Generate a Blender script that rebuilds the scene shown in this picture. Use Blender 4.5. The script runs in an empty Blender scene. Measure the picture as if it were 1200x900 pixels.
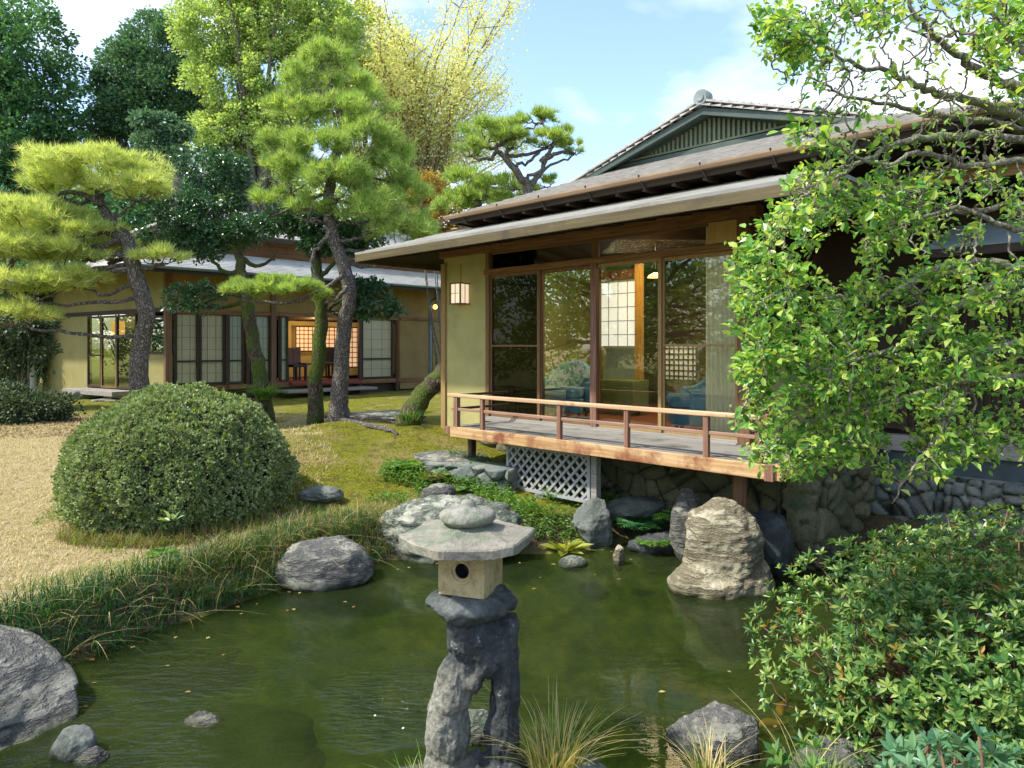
import bpy, math, random
import numpy as np
from mathutils import Vector, noise as mnoise

# ------------------------------------------------------------------ camera, sky, sun, exposure
F, CU, HV, EYE = 835.0, 600.0, 407.0, 2.10        # focal length, centre column and horizon row of a 1200x900 frame; eye height
scene = bpy.context.scene
COL = scene.collection
cam = bpy.data.cameras.new('camera'); camo = bpy.data.objects.new('camera', cam); COL.objects.link(camo)
camo.location = (0, 0, EYE); camo.rotation_euler = (math.radians(90), 0, 0)
cam.sensor_width = 36; cam.lens = 36 * F / 1200; cam.shift_y = -(450 - HV) / 1200
cam.clip_start = 0.05; cam.clip_end = 2000
scene.camera = camo

SUN_EL, SUN_AZ = math.radians(54), math.radians(250)   # azimuth clockwise from +Y: light comes from the left, a little from behind the camera
world = bpy.data.worlds.new('World'); scene.world = world; world.use_nodes = True
nt = world.node_tree; nt.nodes.clear()
def N(nt, t, **k):
    n = nt.nodes.new(t)
    for a, b in k.items(): setattr(n, a, b)
    return n
sky = N(nt, 'ShaderNodeTexSky', sky_type='NISHITA'); sky.sun_disc = False
sky.sun_elevation = SUN_EL; sky.sun_rotation = SUN_AZ; sky.air_density = 1.0; sky.dust_density = 1.2; sky.ozone_density = 2.0
tc = N(nt, 'ShaderNodeTexCoord'); mp = N(nt, 'ShaderNodeMapping'); mp.inputs['Scale'].default_value = (1, 1, 2.3); mp.inputs['Location'].default_value = (5.61, 6.68, 7.16)
nz = N(nt, 'ShaderNodeTexNoise'); nz.inputs['Scale'].default_value = 2.4; nz.inputs['Detail'].default_value = 7; nz.inputs['Roughness'].default_value = 0.52
nz.inputs['Distortion'].default_value = 0.25
rp = N(nt, 'ShaderNodeValToRGB'); rp.color_ramp.elements[0].position = 0.46; rp.color_ramp.elements[1].position = 0.70
mx = N(nt, 'ShaderNodeMix', data_type='RGBA'); mx.inputs['B'].default_value = (4.9, 5.05, 5.2, 1)
gain = N(nt, 'ShaderNodeMix', data_type='RGBA', blend_type='MULTIPLY'); gain.inputs['Factor'].default_value = 1; gain.inputs['B'].default_value = (1.10, 1.08, 1.12, 1)
bg = N(nt, 'ShaderNodeBackground'); bg.inputs['Strength'].default_value = 0.15
out = N(nt, 'ShaderNodeOutputWorld')
L = nt.links.new
L(tc.outputs['Generated'], mp.inputs['Vector']); L(mp.outputs['Vector'], nz.inputs['Vector']); L(nz.outputs['Fac'], rp.inputs['Fac'])
L(sky.outputs['Color'], gain.inputs['A']); L(gain.outputs['Result'], mx.inputs['A']); L(rp.outputs['Color'], mx.inputs['Factor'])
L(mx.outputs['Result'], bg.inputs['Color']); L(bg.outputs['Background'], out.inputs['Surface'])

sl = bpy.data.lights.new('sun', 'SUN'); sl.energy = 2.9; sl.angle = math.radians(2.5); sl.color = (1.0, 0.94, 0.82)
so = bpy.data.objects.new('sun', sl); COL.objects.link(so)
sdir = Vector((math.sin(SUN_AZ) * math.cos(SUN_EL), math.cos(SUN_AZ) * math.cos(SUN_EL), math.sin(SUN_EL)))
so.rotation_euler = sdir.to_track_quat('Z', 'Y').to_euler(); so.location = sdir * 60
scene.view_settings.view_transform = 'Standard'; scene.view_settings.look = 'None'
scene.view_settings.exposure = 1.30; scene.view_settings.gamma = 1.0
scene.render.engine = 'CYCLES'
cy = scene.cycles
cy.max_bounces = 7; cy.diffuse_bounces = 3; cy.glossy_bounces = 3; cy.transmission_bounces = 4; cy.transparent_max_bounces = 10
cy.use_denoising = True; cy.caustics_reflective = False; cy.caustics_refractive = False; cy.sample_clamp_indirect = 6

# ------------------------------------------------------------------ helpers
R45 = math.sqrt(.5)
rnd = random.Random(7)
def pt(u, v, Y): return np.array([(u - CU) / F * Y, Y, EYE + (HV - v) / F * Y])      # a place seen at (u, v) at distance Y
def ground_pt(u, v, z=0.0):
    Y = F * (EYE - z) / (v - HV); return np.array([(u - CU) / F * Y, Y, z])
def hit(u, P0, D):                                                                      # run along a wall line to image column u
    k = (u - CU) / F; s = (k * P0[1] - P0[0]) / (D[0] - k * D[1]); return s, P0[1] + s * D[1]

def tag(o, label=None, cat=None, group=None, kind=None):
    if label: o['label'] = label
    if cat: o['category'] = cat
    if group: o['group'] = group
    if kind: o['kind'] = kind
    return o
def empty(name, loc, rz=0.0):
    o = bpy.data.objects.new(name, None); COL.objects.link(o); o.location = loc; o.rotation_euler = (0, 0, rz); o.empty_display_size = .1
    return o
def rootof(o):
    while o.parent: o = o.parent
    return o
def to_local(v, root):
    v = np.asarray(v, float) - np.array(root.location); a = -root.rotation_euler.z; c, s = math.cos(a), math.sin(a)
    return np.stack([v[:, 0] * c - v[:, 1] * s, v[:, 0] * s + v[:, 1] * c, v[:, 2]], 1)
def finish(me, name, mats, parent, loc):
    o = bpy.data.objects.new(name, me); COL.objects.link(o)
    for m in (mats if isinstance(mats, (list, tuple)) else [mats]): me.materials.append(m)
    if parent: o.parent = parent
    if loc is not None: o.location = loc
    return o
def npmesh(name, v, f, mats, parent=None, loc=None, smooth=False, mi=None, local=False):
    """v (n,3) world coordinates, f (m,k) faces of k corners"""
    v = np.asarray(v, np.float64)
    if parent is not None and not local: v = to_local(v, rootof(parent))
    elif loc is not None and not local: v = v - np.array(loc)
    f = np.asarray(f, np.int32); me = bpy.data.meshes.new(name)
    me.vertices.add(len(v)); me.vertices.foreach_set('co', v.astype(np.float32).ravel())
    me.loops.add(f.size); me.loops.foreach_set('vertex_index', f.ravel())
    me.polygons.add(len(f)); me.polygons.foreach_set('loop_start', np.arange(len(f), dtype=np.int32) * f.shape[1])
    if mi is not None: me.polygons.foreach_set('material_index', np.asarray(mi, np.int32))
    me.update(calc_edges=True)
    if smooth: me.polygons.foreach_set('use_smooth', np.ones(len(f), bool))
    else: me.polygons.foreach_set('use_smooth', np.zeros(len(f), bool))
    return finish(me, name, mats, parent, loc)

class MB:
    def __init__(s): s.v = []; s.f = []; s.m = []
    def add(s, vs, fs, mi=0):
        b = len(s.v); s.v += [tuple(map(float, p)) for p in vs]; s.f += [tuple(i + b for i in f) for f in fs]; s.m += [mi] * len(fs); return s
    def box(s, x0, x1, y0, y1, z0, z1, mi=0):
        x0, x1 = min(x0, x1), max(x0, x1); y0, y1 = min(y0, y1), max(y0, y1); z0, z1 = min(z0, z1), max(z0, z1)
        return s.add([(x, y, z) for z in (z0, z1) for x, y in ((x0, y0), (x1, y0), (x1, y1), (x0, y1))],
                     [(3, 2, 1, 0), (4, 5, 6, 7), (0, 1, 5, 4), (1, 2, 6, 5), (2, 3, 7, 6), (3, 0, 4, 7)], mi)
    def bar(s, p, q, w, h, mi=0, up=(0, 0, 1)):
        p, q, up = map(lambda a: np.array(a, float), (p, q, up)); d = q - p; d /= np.linalg.norm(d)
        x = np.cross(d, up); x /= np.linalg.norm(x); y = np.cross(x, d); x = x * w / 2; y = y * h / 2
        return s.add([p - x - y, p + x - y, p + x + y, p - x + y, q - x - y, q + x - y, q + x + y, q - x + y],
                     [(0, 1, 2, 3), (7, 6, 5, 4), (0, 4, 5, 1), (1, 5, 6, 2), (2, 6, 7, 3), (3, 7, 4, 0)], mi)
    def wallq(s, a, b, z0, z1, th, mi=0):                          # slab along a-b (xy), thickness th to its left
        a, b = np.array(a, float), np.array(b, float); d = (b - a) / np.linalg.norm(b - a); n = np.array([-d[1], d[0]]) * th
        P = [a, b, b + n, a + n]
        return s.add([(p[0], p[1], z) for z in (z0, z1) for p in P],
                     [(3, 2, 1, 0), (4, 5, 6, 7), (0, 1, 5, 4), (1, 2, 6, 5), (2, 3, 7, 6), (3, 0, 4, 7)], mi)
    def tube(s, pts, rad, n=8, mi=0, cap=True, squash=None):
        pts = [np.array(p, float) for p in pts]; m = len(pts)
        if not hasattr(rad, '__len__'): rad = [rad] * m
        t0 = pts[1] - pts[0]; ref = np.array([0, 0, 1.0]) if abs(t0[2]) < .9 * np.linalg.norm(t0) else np.array([1.0, 0, 0])
        vs = []
        for i in range(m):
            t = pts[min(i + 1, m - 1)] - pts[max(i - 1, 0)]; t /= (np.linalg.norm(t) + 1e-9)
            x = np.cross(ref, t); x /= (np.linalg.norm(x) + 1e-9); y = np.cross(t, x); ref = y if False else ref - t * np.dot(ref, t) if np.linalg.norm(ref - t * np.dot(ref, t)) > .2 else ref
            for k in range(n):
                a = 2 * math.pi * k / n; vs.append(pts[i] + (x * math.cos(a) + y * math.sin(a)) * rad[i])
        fs = [(i * n + k, i * n + (k + 1) % n, (i + 1) * n + (k + 1) % n, (i + 1) * n + k) for i in range(m - 1) for k in range(n)]
        if cap: fs += [tuple(range(n - 1, -1, -1)), tuple((m - 1) * n + k for k in range(n))]
        return s.add(vs, fs, mi)
    def lathe(s, c, prof, n=24, mi=0, phase=0.0):
        vs = []; c = np.array(c, float)
        for r, z in prof:
            for k in range(n):
                a = phase + 2 * math.pi * k / n; vs.append(c + np.array([r * math.cos(a), r * math.sin(a), z]))
        m = len(prof)
        fs = [(i * n + k, i * n + (k + 1) % n, (i + 1) * n + (k + 1) % n, (i + 1) * n + k) for i in range(m - 1) for k in range(n)]
        fs += [tuple(range(n - 1, -1, -1)), tuple((m - 1) * n + k for k in range(n))]
        return s.add(vs, fs, mi)
    def prism(s, poly, vec, mi=0):
        n = len(poly); poly = [np.array(p, float) for p in poly]; vec = np.array(vec, float)
        return s.add(poly + [p + vec for p in poly], [tuple(range(n - 1, -1, -1)), tuple(range(n, 2 * n))] + [(i, (i + 1) % n, n + (i + 1) % n, n + i) for i in range(n)], mi)
    def build(s, name, mats, parent=None, loc=None, bevel=0, smooth=False, world=False, rz=0):
        v = np.array(s.v)
        if world and parent is not None: v = to_local(v, rootof(parent))
        elif loc is not None: v = v - np.array(loc)
        me = bpy.data.meshes.new(name); me.from_pydata([tuple(p) for p in v], [], s.f)
        me.polygons.foreach_set('material_index', np.array(s.m, np.int32)); me.update()
        if smooth: me.polygons.foreach_set('use_smooth', np.ones(len(s.f), bool))
        o = finish(me, name, mats, parent, loc)
        if bevel:
            b = o.modifiers.new('bevel', 'BEVEL'); b.width = bevel; b.segments = 2; b.limit_method = 'ANGLE'; b.angle_limit = math.radians(40)
        return o

def spline(pts, n=6, jit=0.0, rg=rnd):
    P = [np.array(p, float) for p in pts]; P = [2 * P[0] - P[1]] + P + [2 * P[-1] - P[-2]]; outp = []
    for i in range(1, len(P) - 2):
        for k in range(n):
            t = k / n; a, b, c, d = P[i - 1:i + 3]
            outp.append(.5 * ((2 * b) + (c - a) * t + (2 * a - 5 * b + 4 * c - d) * t * t + (3 * b - a - 3 * c + d) * t ** 3))
    outp.append(P[-2])
    if jit: outp = [p + np.array([rg.gauss(0, jit) for _ in range(3)]) if 0 < i < len(outp) - 1 else p for i, p in enumerate(outp)]
    return outp
def lerp_list(a, m):
    return list(np.interp(np.linspace(0, 1, m), np.linspace(0, 1, len(a)), a))

# ------------------------------------------------------------------ materials
def ramp(nt, fac, cols, pos=None):
    r = nt.nodes.new('ShaderNodeValToRGB'); e = r.color_ramp.elements
    pos = pos or list(np.linspace(0, 1, len(cols)))
    while len(e) < len(cols): e.new(.5)
    for i, (c, p) in enumerate(zip(cols, pos)): e[i].position = p; e[i].color = (*c, 1) if len(c) == 3 else c
    nt.links.new(fac, r.inputs['Fac']); return r.outputs['Color']
def noise_n(nt, scale, detail=5, rough=.6, vec=None, stretch=None, dist=0):
    n = nt.nodes.new('ShaderNodeTexNoise'); n.inputs['Scale'].default_value = scale; n.inputs['Detail'].default_value = detail
    n.inputs['Roughness'].default_value = rough; n.inputs['Distortion'].default_value = dist
    if vec is None: vec = nt.nodes.new('ShaderNodeTexCoord').outputs['Object']
    if stretch:
        m = nt.nodes.new('ShaderNodeMapping'); m.inputs['Scale'].default_value = stretch; nt.links.new(vec, m.inputs['Vector']); vec = m.outputs['Vector']
    nt.links.new(vec, n.inputs['Vector']); return n.outputs['Fac']
def mixc(nt, fac, a, b, mode='MIX'):
    m = nt.nodes.new('ShaderNodeMix'); m.data_type = 'RGBA'; m.blend_type = mode
    for s, x in (('Factor', fac), ('A', a), ('B', b)):
        if isinstance(x, (int, float)): m.inputs[s].default_value = x
        elif isinstance(x, tuple): m.inputs[s].default_value = (*x, 1) if len(x) == 3 else x
        else: nt.links.new(x, m.inputs[s])
    return m.outputs['Result']
def math_n(nt, op, a, b=0.0):
    m = nt.nodes.new('ShaderNodeMath'); m.operation = op
    for i, x in enumerate((a, b)):
        if isinstance(x, (int, float)): m.inputs[i].default_value = x
        else: nt.links.new(x, m.inputs[i])
    return m.outputs[0]
def bump(nt, h, strength, dist=.02, nrm=None):
    b = nt.nodes.new('ShaderNodeBump'); b.inputs['Strength'].default_value = strength; b.inputs['Distance'].default_value = dist
    nt.links.new(h, b.inputs['Height'])
    if nrm is not None: nt.links.new(nrm, b.inputs['Normal'])
    return b.outputs['Normal']
def newmat(name):
    m = bpy.data.materials.new(name); m.use_nodes = True; nt = m.node_tree; nt.nodes.clear()
    o = nt.nodes.new('ShaderNodeOutputMaterial'); p = nt.nodes.new('ShaderNodeBsdfPrincipled'); nt.links.new(p.outputs[0], o.inputs['Surface'])
    return m, nt, p, o
def mat(name, cols, scale=6, rough=.7, bscale=None, bstr=.3, bdist=.01, stretch=None, detail=6, pos=None, spec=.4, dirt=None, noise_rough=.6):
    m, nt, p, o = newmat(name)
    f = noise_n(nt, scale, detail, noise_rough, stretch=stretch)
    c = ramp(nt, f, cols, pos or list(np.linspace(.28, .72, len(cols))))
    if dirt:
        d = noise_n(nt, dirt[1], 6, .7); dm = ramp(nt, d, [(0, 0, 0), (1, 1, 1)], [dirt[2], dirt[2] + .15]); c = mixc(nt, dm, c, dirt[0])
    nt.links.new(c, p.inputs['Base Color']); p.inputs['Roughness'].default_value = rough; p.inputs['Specular IOR Level'].default_value = spec
    if bscale:
        h = noise_n(nt, bscale, 7, .65, stretch=stretch); nt.links.new(bump(nt, h, bstr, bdist), p.inputs['Normal'])
    return m
def leafmat(name, cols, trans=.35, rough=.45, clump=1.2, clump_amt=.35, spec=.35, dark=(.3, .4, .3)):
    """colours vary leaf by leaf and, more slowly, from one bough to the next"""
    m, nt, p, o = newmat(name)
    g = nt.nodes.new('ShaderNodeNewGeometry'); c = ramp(nt, g.outputs['Random Per Island'], cols)
    f = noise_n(nt, clump, 3, .6); f2 = ramp(nt, f, [(0, 0, 0), (1, 1, 1)], [.35, .65])
    dk = tuple(a for a in dark); c = mixc(nt, math_n(nt, 'MULTIPLY', f2, clump_amt), c, mixc(nt, 1.0, c, dk, 'MULTIPLY'))
    nt.links.new(c, p.inputs['Base Color']); p.inputs['Roughness'].default_value = rough; p.inputs['Specular IOR Level'].default_value = spec
    t = nt.nodes.new('ShaderNodeBsdfTranslucent'); nt.links.new(mixc(nt, 1.0, c, (1.7, 1.6, .7), 'MULTIPLY'), t.inputs['Color'])
    ms = nt.nodes.new('ShaderNodeMixShader'); ms.inputs[0].default_value = trans
    nt.links.new(p.outputs[0], ms.inputs[1]); nt.links.new(t.outputs[0], ms.inputs[2]); nt.links.new(ms.outputs[0], o.inputs['Surface'])
    return m
def emat(name, col, strength):
    m, nt, p, o = newmat(name); p.inputs['Base Color'].default_value = (*col, 1); p.inputs['Emission Color'].default_value = (*col, 1); p.inputs['Emission Strength'].default_value = strength
    return m
def glassmat(name, tint=(.9, .95, .9), ior=1.45, mult=1.1):
    m, nt, p, o = newmat(name); nt.nodes.remove(p)
    t = nt.nodes.new('ShaderNodeBsdfTransparent'); t.inputs['Color'].default_value = (*tint, 1)
    g = nt.nodes.new('ShaderNodeBsdfGlossy'); g.inputs['Roughness'].default_value = .012; g.inputs['Color'].default_value = (.95, 1, .95, 1)
    f = nt.nodes.new('ShaderNodeFresnel'); f.inputs['IOR'].default_value = ior
    h = noise_n(nt, 1.1, 2, .5); nt.links.new(bump(nt, h, .014, .05), g.inputs['Normal'])
    ms = nt.nodes.new('ShaderNodeMixShader'); nt.links.new(math_n(nt, 'MULTIPLY', f.outputs[0], mult), ms.inputs[0])
    nt.links.new(t.outputs[0], ms.inputs[1]); nt.links.new(g.outputs[0], ms.inputs[2]); nt.links.new(ms.outputs[0], o.inputs['Surface'])
    return m
def barkmat(name, plate, crack, scale=14, moss=None, mpos=.5, bstr=.9, stretch=(1, 1, .45)):
    m, nt, p, o = newmat(name)
    tcn = nt.nodes.new('ShaderNodeTexCoord'); mpn = nt.nodes.new('ShaderNodeMapping'); mpn.inputs['Scale'].default_value = stretch
    nt.links.new(tcn.outputs['Object'], mpn.inputs['Vector'])
    nn = nt.nodes.new('ShaderNodeTexNoise'); nn.inputs['Scale'].default_value = 9; nt.links.new(mpn.outputs[0], nn.inputs['Vector'])
    wv = mixc(nt, .2, mpn.outputs[0], nn.outputs['Color'])
    vo = nt.nodes.new('ShaderNodeTexVoronoi'); vo.feature = 'DISTANCE_TO_EDGE'; vo.inputs['Scale'].default_value = scale; nt.links.new(wv, vo.inputs['Vector'])
    e = ramp(nt, vo.outputs['Distance'], [(0, 0, 0), (1, 1, 1)], [.0, .22])
    f = noise_n(nt, 22, 6, .7); pc = ramp(nt, f, [tuple(x * .65 for x in plate), plate, tuple(min(1, x * 1.35) for x in plate)], [.3, .5, .7])
    c = mixc(nt, e, crack, pc)
    if moss:
        g = noise_n(nt, 2.2, 5, .6); c = mixc(nt, ramp(nt, g, [(0, 0, 0), (1, 1, 1)], [mpos, mpos + .12]), c, moss)
    nt.links.new(c, p.inputs['Base Color']); p.inputs['Roughness'].default_value = .9; p.inputs['Specular IOR Level'].default_value = .2
    hh = math_n(nt, 'ADD', e, math_n(nt, 'MULTIPLY', f, .4)); nt.links.new(bump(nt, hh, bstr, .012), p.inputs['Normal'])
    return m
def woodmat(name, cols, scale=5, rough=.65, grain='x', spec=.3, bstr=.25, dirt=None):
    st = {'x': (.35, 9, 9), 'y': (9, .35, 9), 'z': (9, 9, .35)}[grain]
    return mat(name, cols, scale=scale, rough=rough, bscale=scale * 2.5, bstr=bstr * 2, bdist=.005, stretch=st, spec=spec, dirt=dirt)
# ------------------------------------------------------------------ palette
M = {}
M['beam'] = woodmat('weathered beam', [(.10, .045, .02), (.20, .10, .04), (.30, .17, .07)], grain='x', dirt=((.07, .03, .015), 2.2, .55))
M['beam_v'] = woodmat('weathered post', [(.10, .05, .025), (.19, .10, .05)], grain='z')
M['orange'] = woodmat('orange weathered plank', [(.24, .13, .055), (.44, .27, .12), (.56, .41, .24)], scale=3, grain='x', dirt=((.20, .07, .035), 2.6, .47))
M['redpost'] = woodmat('reddish post', [(.10, .045, .028), (.20, .10, .065), (.30, .19, .13)], grain='z')
M['railtop'] = woodmat('pale rail wood', [(.38, .22, .12), (.60, .42, .25)], scale=3, grain='x', dirt=((.25, .08, .04), 3.5, .56))
M['rail'] = woodmat('faded red rail wood', [(.18, .10, .065), (.36, .23, .16)], grain='x')
M['grey'] = woodmat('grey weathered boards', [(.13, .12, .105), (.25, .235, .21), (.33, .31, .28)], scale=4, grain='x')
M['deck'] = woodmat('grey deck boards', [(.12, .115, .10), (.21, .20, .18), (.30, .285, .26)], scale=6, grain='x', dirt=((.07, .065, .05), 1.8, .5))
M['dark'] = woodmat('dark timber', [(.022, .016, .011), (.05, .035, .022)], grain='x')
M['dark_v'] = woodmat('dark timber upright', [(.03, .02, .012), (.07, .045, .028)], grain='z')
M['frame'] = woodmat('brown window frame', [(.11, .06, .025), (.22, .125, .055)], grain='z')
M['framehi'] = woodmat('light window frame', [(.24, .15, .06), (.36, .24, .10)], grain='z')
M['fascia'] = woodmat('tan eave board', [(.055, .043, .018), (.09, .07, .03), (.125, .098, .046)], scale=2.5, grain='x', dirt=((.06, .045, .025), 2.2, .52))
M['gutter'] = mat('copper gutter', [(.24, .155, .09), (.37, .26, .16)], scale=2, rough=.55, spec=.5, dirt=((.25, .16, .09), 2.5, .6))
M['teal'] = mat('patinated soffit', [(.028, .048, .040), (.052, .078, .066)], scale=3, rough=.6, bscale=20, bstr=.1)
M['tile'] = mat('grey roof shingle', [(.21, .20, .18), (.33, .315, .29), (.42, .40, .37)], scale=9, rough=.55, bscale=60, bstr=.3, bdist=.003, dirt=((.15, .14, .10), 1.3, .6))
M['tileb'] = mat('pale roof sheet', [(.30, .295, .27), (.44, .43, .40)], scale=3, rough=.45, bscale=40, bstr=.15, bdist=.003, dirt=((.28, .26, .22), 1.2, .55))
M['ridge'] = mat('ridge tile', [(.10, .13, .125), (.26, .30, .29)], scale=5, rough=.5)
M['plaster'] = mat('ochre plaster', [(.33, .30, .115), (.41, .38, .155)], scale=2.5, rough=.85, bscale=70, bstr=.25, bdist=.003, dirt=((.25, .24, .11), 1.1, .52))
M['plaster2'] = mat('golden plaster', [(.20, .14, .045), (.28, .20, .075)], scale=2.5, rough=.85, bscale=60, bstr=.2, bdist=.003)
M['inner'] = mat('inner yellow wall', [(.42, .36, .13), (.52, .46, .18)], scale=1.5, rough=.8, bscale=50, bstr=.1)
M['paper'] = mat('shoji paper', [(.68, .70, .68), (.76, .78, .76)], scale=2, rough=.8)
M['papergrid'] = mat('shoji lattice', [(.30, .28, .24), (.40, .37, .31)], scale=9, rough=.7)
M['glass'] = glassmat('window glass', (.95, .97, .93))
M['screen'] = glassmat('insect screen', (.22, .28, .26), 1.2); M['dullpane'] = glassmat('dull glass', (.62, .64, .5), 1.3, .35); M['dimglass'] = glassmat('pale dim glass', (.90, .88, .80), 1.2, .7)
m, nt, p, o = newmat('curtain cloth'); c = ramp(nt, noise_n(nt, 3, 5, .6, stretch=(14, 14, .5)), [(.74, .74, .60), (.85, .85, .72)], [.3, .7]); nt.links.new(c, p.inputs['Base Color']); p.inputs['Roughness'].default_value = .9
t_ = nt.nodes.new('ShaderNodeBsdfTranslucent'); nt.links.new(c, t_.inputs['Color']); x_ = nt.nodes.new('ShaderNodeMixShader'); x_.inputs[0].default_value = .5; nt.links.new(p.outputs[0], x_.inputs[1]); nt.links.new(t_.outputs[0], x_.inputs[2]); nt.links.new(x_.outputs[0], o.inputs['Surface']); M['curtain'] = m
M['bamboo'] = mat('rolled blind', [(.40, .27, .08), (.60, .43, .16)], scale=8, rough=.7, stretch=(12, 12, .4))
M['blue'] = mat('blue upholstery', [(.05, .15, .24), (.09, .22, .32)], scale=14, rough=.95, bscale=120, bstr=.3, bdist=.003)
M['steel'] = mat('dull blue grey pipe', [(.10, .14, .17), (.17, .22, .25)], scale=5, rough=.4)
M['tatami'] = mat('dark room floor', [(.16, .05, .025), (.24, .08, .04)], scale=4, rough=.4, stretch=(1, 8, 1))
M['black'] = mat('black iron and hole shade', [(.012, .012, .012), (.03, .03, .03)], scale=10, rough=.5)
M['lampglow'] = emat('lit lamp paper', (1.0, .52, .16), 1.0)
M['lamplow'] = emat('paper lamp faintly lit', (.9, .72, .5), .35)
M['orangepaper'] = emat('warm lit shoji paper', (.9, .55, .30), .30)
def rockmat(name, cols, moss=(.10, .13, .03), mpos=.62, scale=2.5, vein=None, wet=None, rough=.85, cells=None):
    m, nt, p, o = newmat(name)
    n1 = noise_n(nt, scale, 8, .68, dist=.6); n2 = noise_n(nt, 28, 6, .75)
    c = ramp(nt, n1, cols, list(np.linspace(.3, .7, len(cols))))
    if cells:
        ca_ = nt.nodes.new('ShaderNodeAttribute'); ca_.attribute_name = 'cell'; sc_ = nt.nodes.new('ShaderNodeSeparateColor'); nt.links.new(ca_.outputs['Color'], sc_.inputs[0]); c = mixc(nt, .55, c, ramp(nt, sc_.outputs[0], cells)); c = mixc(nt, ramp(nt, sc_.outputs[1], [(1, 1, 1), (0, 0, 0)], [.05, .3]), c, (.018, .02, .012))
    c = mixc(nt, ramp(nt, n2, [(0, 0, 0), (1, 1, 1)], [.50, .72]), c, mixc(nt, 1.0, c, (.45, .45, .45), 'MULTIPLY'))
    c = mixc(nt, ramp(nt, noise_n(nt, 7, 4, .8), [(0, 0, 0), (.8, .8, .8)], [.60, .68]), c, mixc(nt, 1.0, c, (1.6, 1.6, 1.55), 'MULTIPLY'))
    h = math_n(nt, 'ADD', math_n(nt, 'MULTIPLY', n1, 1.0), math_n(nt, 'MULTIPLY', n2, .35))
    if vein:
        v = noise_n(nt, vein[1], 6, .7, stretch=vein[2]); k = ramp(nt, v, [(1, 1, 1), (0, 0, 0), (1, 1, 1)], [.43, .5, .57])
        c = mixc(nt, math_n(nt, 'SUBTRACT', 1.0, k), c, vein[0]); h = math_n(nt, 'ADD', h, math_n(nt, 'MULTIPLY', k, .5))
    if moss:
        g = noise_n(nt, 1.9, 6, .7); c = mixc(nt, ramp(nt, g, [(0, 0, 0), (.85, .85, .85)], [mpos, mpos + .1]), c, moss)
    tcn = nt.nodes.new('ShaderNodeNewGeometry'); sp = nt.nodes.new('ShaderNodeSeparateXYZ'); nt.links.new(tcn.outputs['Position'], sp.inputs[0])
    w = ramp(nt, math_n(nt, 'ADD', sp.outputs['Z'], math_n(nt, 'MULTIPLY', n1, .12)), [(1, 1, 1), (0, 0, 0)], [.055, .14])       # damp, algae-dark foot where it stands in water
    c = mixc(nt, w, c, mixc(nt, 1.0, c, (.28, .30, .22), 'MULTIPLY'))
    nt.links.new(c, p.inputs['Base Color']); p.inputs['Roughness'].default_value = rough; p.inputs['Specular IOR Level'].default_value = .25
    nt.links.new(bump(nt, h, 1.0, .045), p.inputs['Normal']); return m
M['rock_grey'] = rockmat('grey rock', [(.12, .125, .10), (.25, .245, .20), (.41, .395, .33)], vein=((.09, .09, .09), 1.6, (1, 1, 3.5)))
M['rock_blue'] = rockmat('blue grey rock', [(.055, .068, .06), (.14, .155, .135), (.29, .295, .255)], moss=(.09, .11, .03))
M['rock_pale'] = rockmat('pale lichen rock', [(.16, .18, .135), (.29, .30, .24), (.44, .44, .37)], vein=((.09, .12, .09), 2.2, (1, 1, 2)), mpos=.66)
M['rock_tan'] = rockmat('tan rock', [(.23, .21, .13), (.38, .345, .24), (.47, .43, .32)], vein=((.17, .145, .09), 1.3, (1, 1, 4.5)), mpos=.72)
M['rock_brown'] = rockmat('brown rock', [(.10, .09, .04), (.20, .17, .08), (.28, .24, .12)])
M['rock_black'] = rockmat('black damp rock', [(.03, .034, .034), (.07, .08, .078), (.18, .195, .19)], mpos=.7, moss=(.07, .09, .05))
M['rubble'] = rockmat('rubble wall stone', [(.05, .055, .03), (.13, .125, .07), (.22, .20, .12)], scale=1.6, moss=(.05, .09, .04), mpos=.60, cells=[(.04, .055, .025), (.16, .145, .08), (.09, .10, .055), (.22, .19, .11)])
M['rubble_blue'] = rockmat('bluish rubble stone', [(.07, .09, .085), (.16, .19, .18), (.30, .32, .29)], scale=2.5, moss=(.06, .11, .04), mpos=.6, cells=[(.07, .09, .08), (.17, .19, .16), (.22, .21, .16), (.11, .14, .12)])

# ------------------------------------------------------------------ ground sheet and pond
C0 = np.array([2.21, 6.05]); d1 = np.array([R45, -R45]); nn = np.array([R45, R45])          # house: deck corner, facade direction, inward normal
def HW(t, w, z=0.0): p = C0 + t * d1 + w * nn; return np.array([p[0], p[1], z])
POND = [(-2.91, 4.77), (-2.72, 5.1), (-2.41, 5.6), (-2.02, 6.2), (-1.75, 6.6), (-1.35, 6.95), (-.95, 7.22), (-.45, 7.3), (.0, 7.28), (.43, 7.32), (.9, 7.45)]
POND += [tuple(HW(-1.9, .75)[:2]), tuple(HW(-.9, .95)[:2]), tuple(HW(-.1, .95)[:2]), tuple(HW(0, 2.0)[:2]), tuple(HW(1.0, 2.1)[:2]), (4.6, 6.2), (4.2, 5.6), (2.9, 5.1), (2.3, 4.5), (2.0, 3.95), (1.62, 3.4), (.95, 3.0),
         (.3, 3.0), (-.1, 3.05), (-.5, 2.95), (-.9, 2.55), (-1.6, 1.9), (-2.4, 1.7), (-3.4, 2.2), (-4.2, 3.0), (-3.9, 3.8), (-3.3, 4.3)]
POND = np.array(POND)
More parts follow.
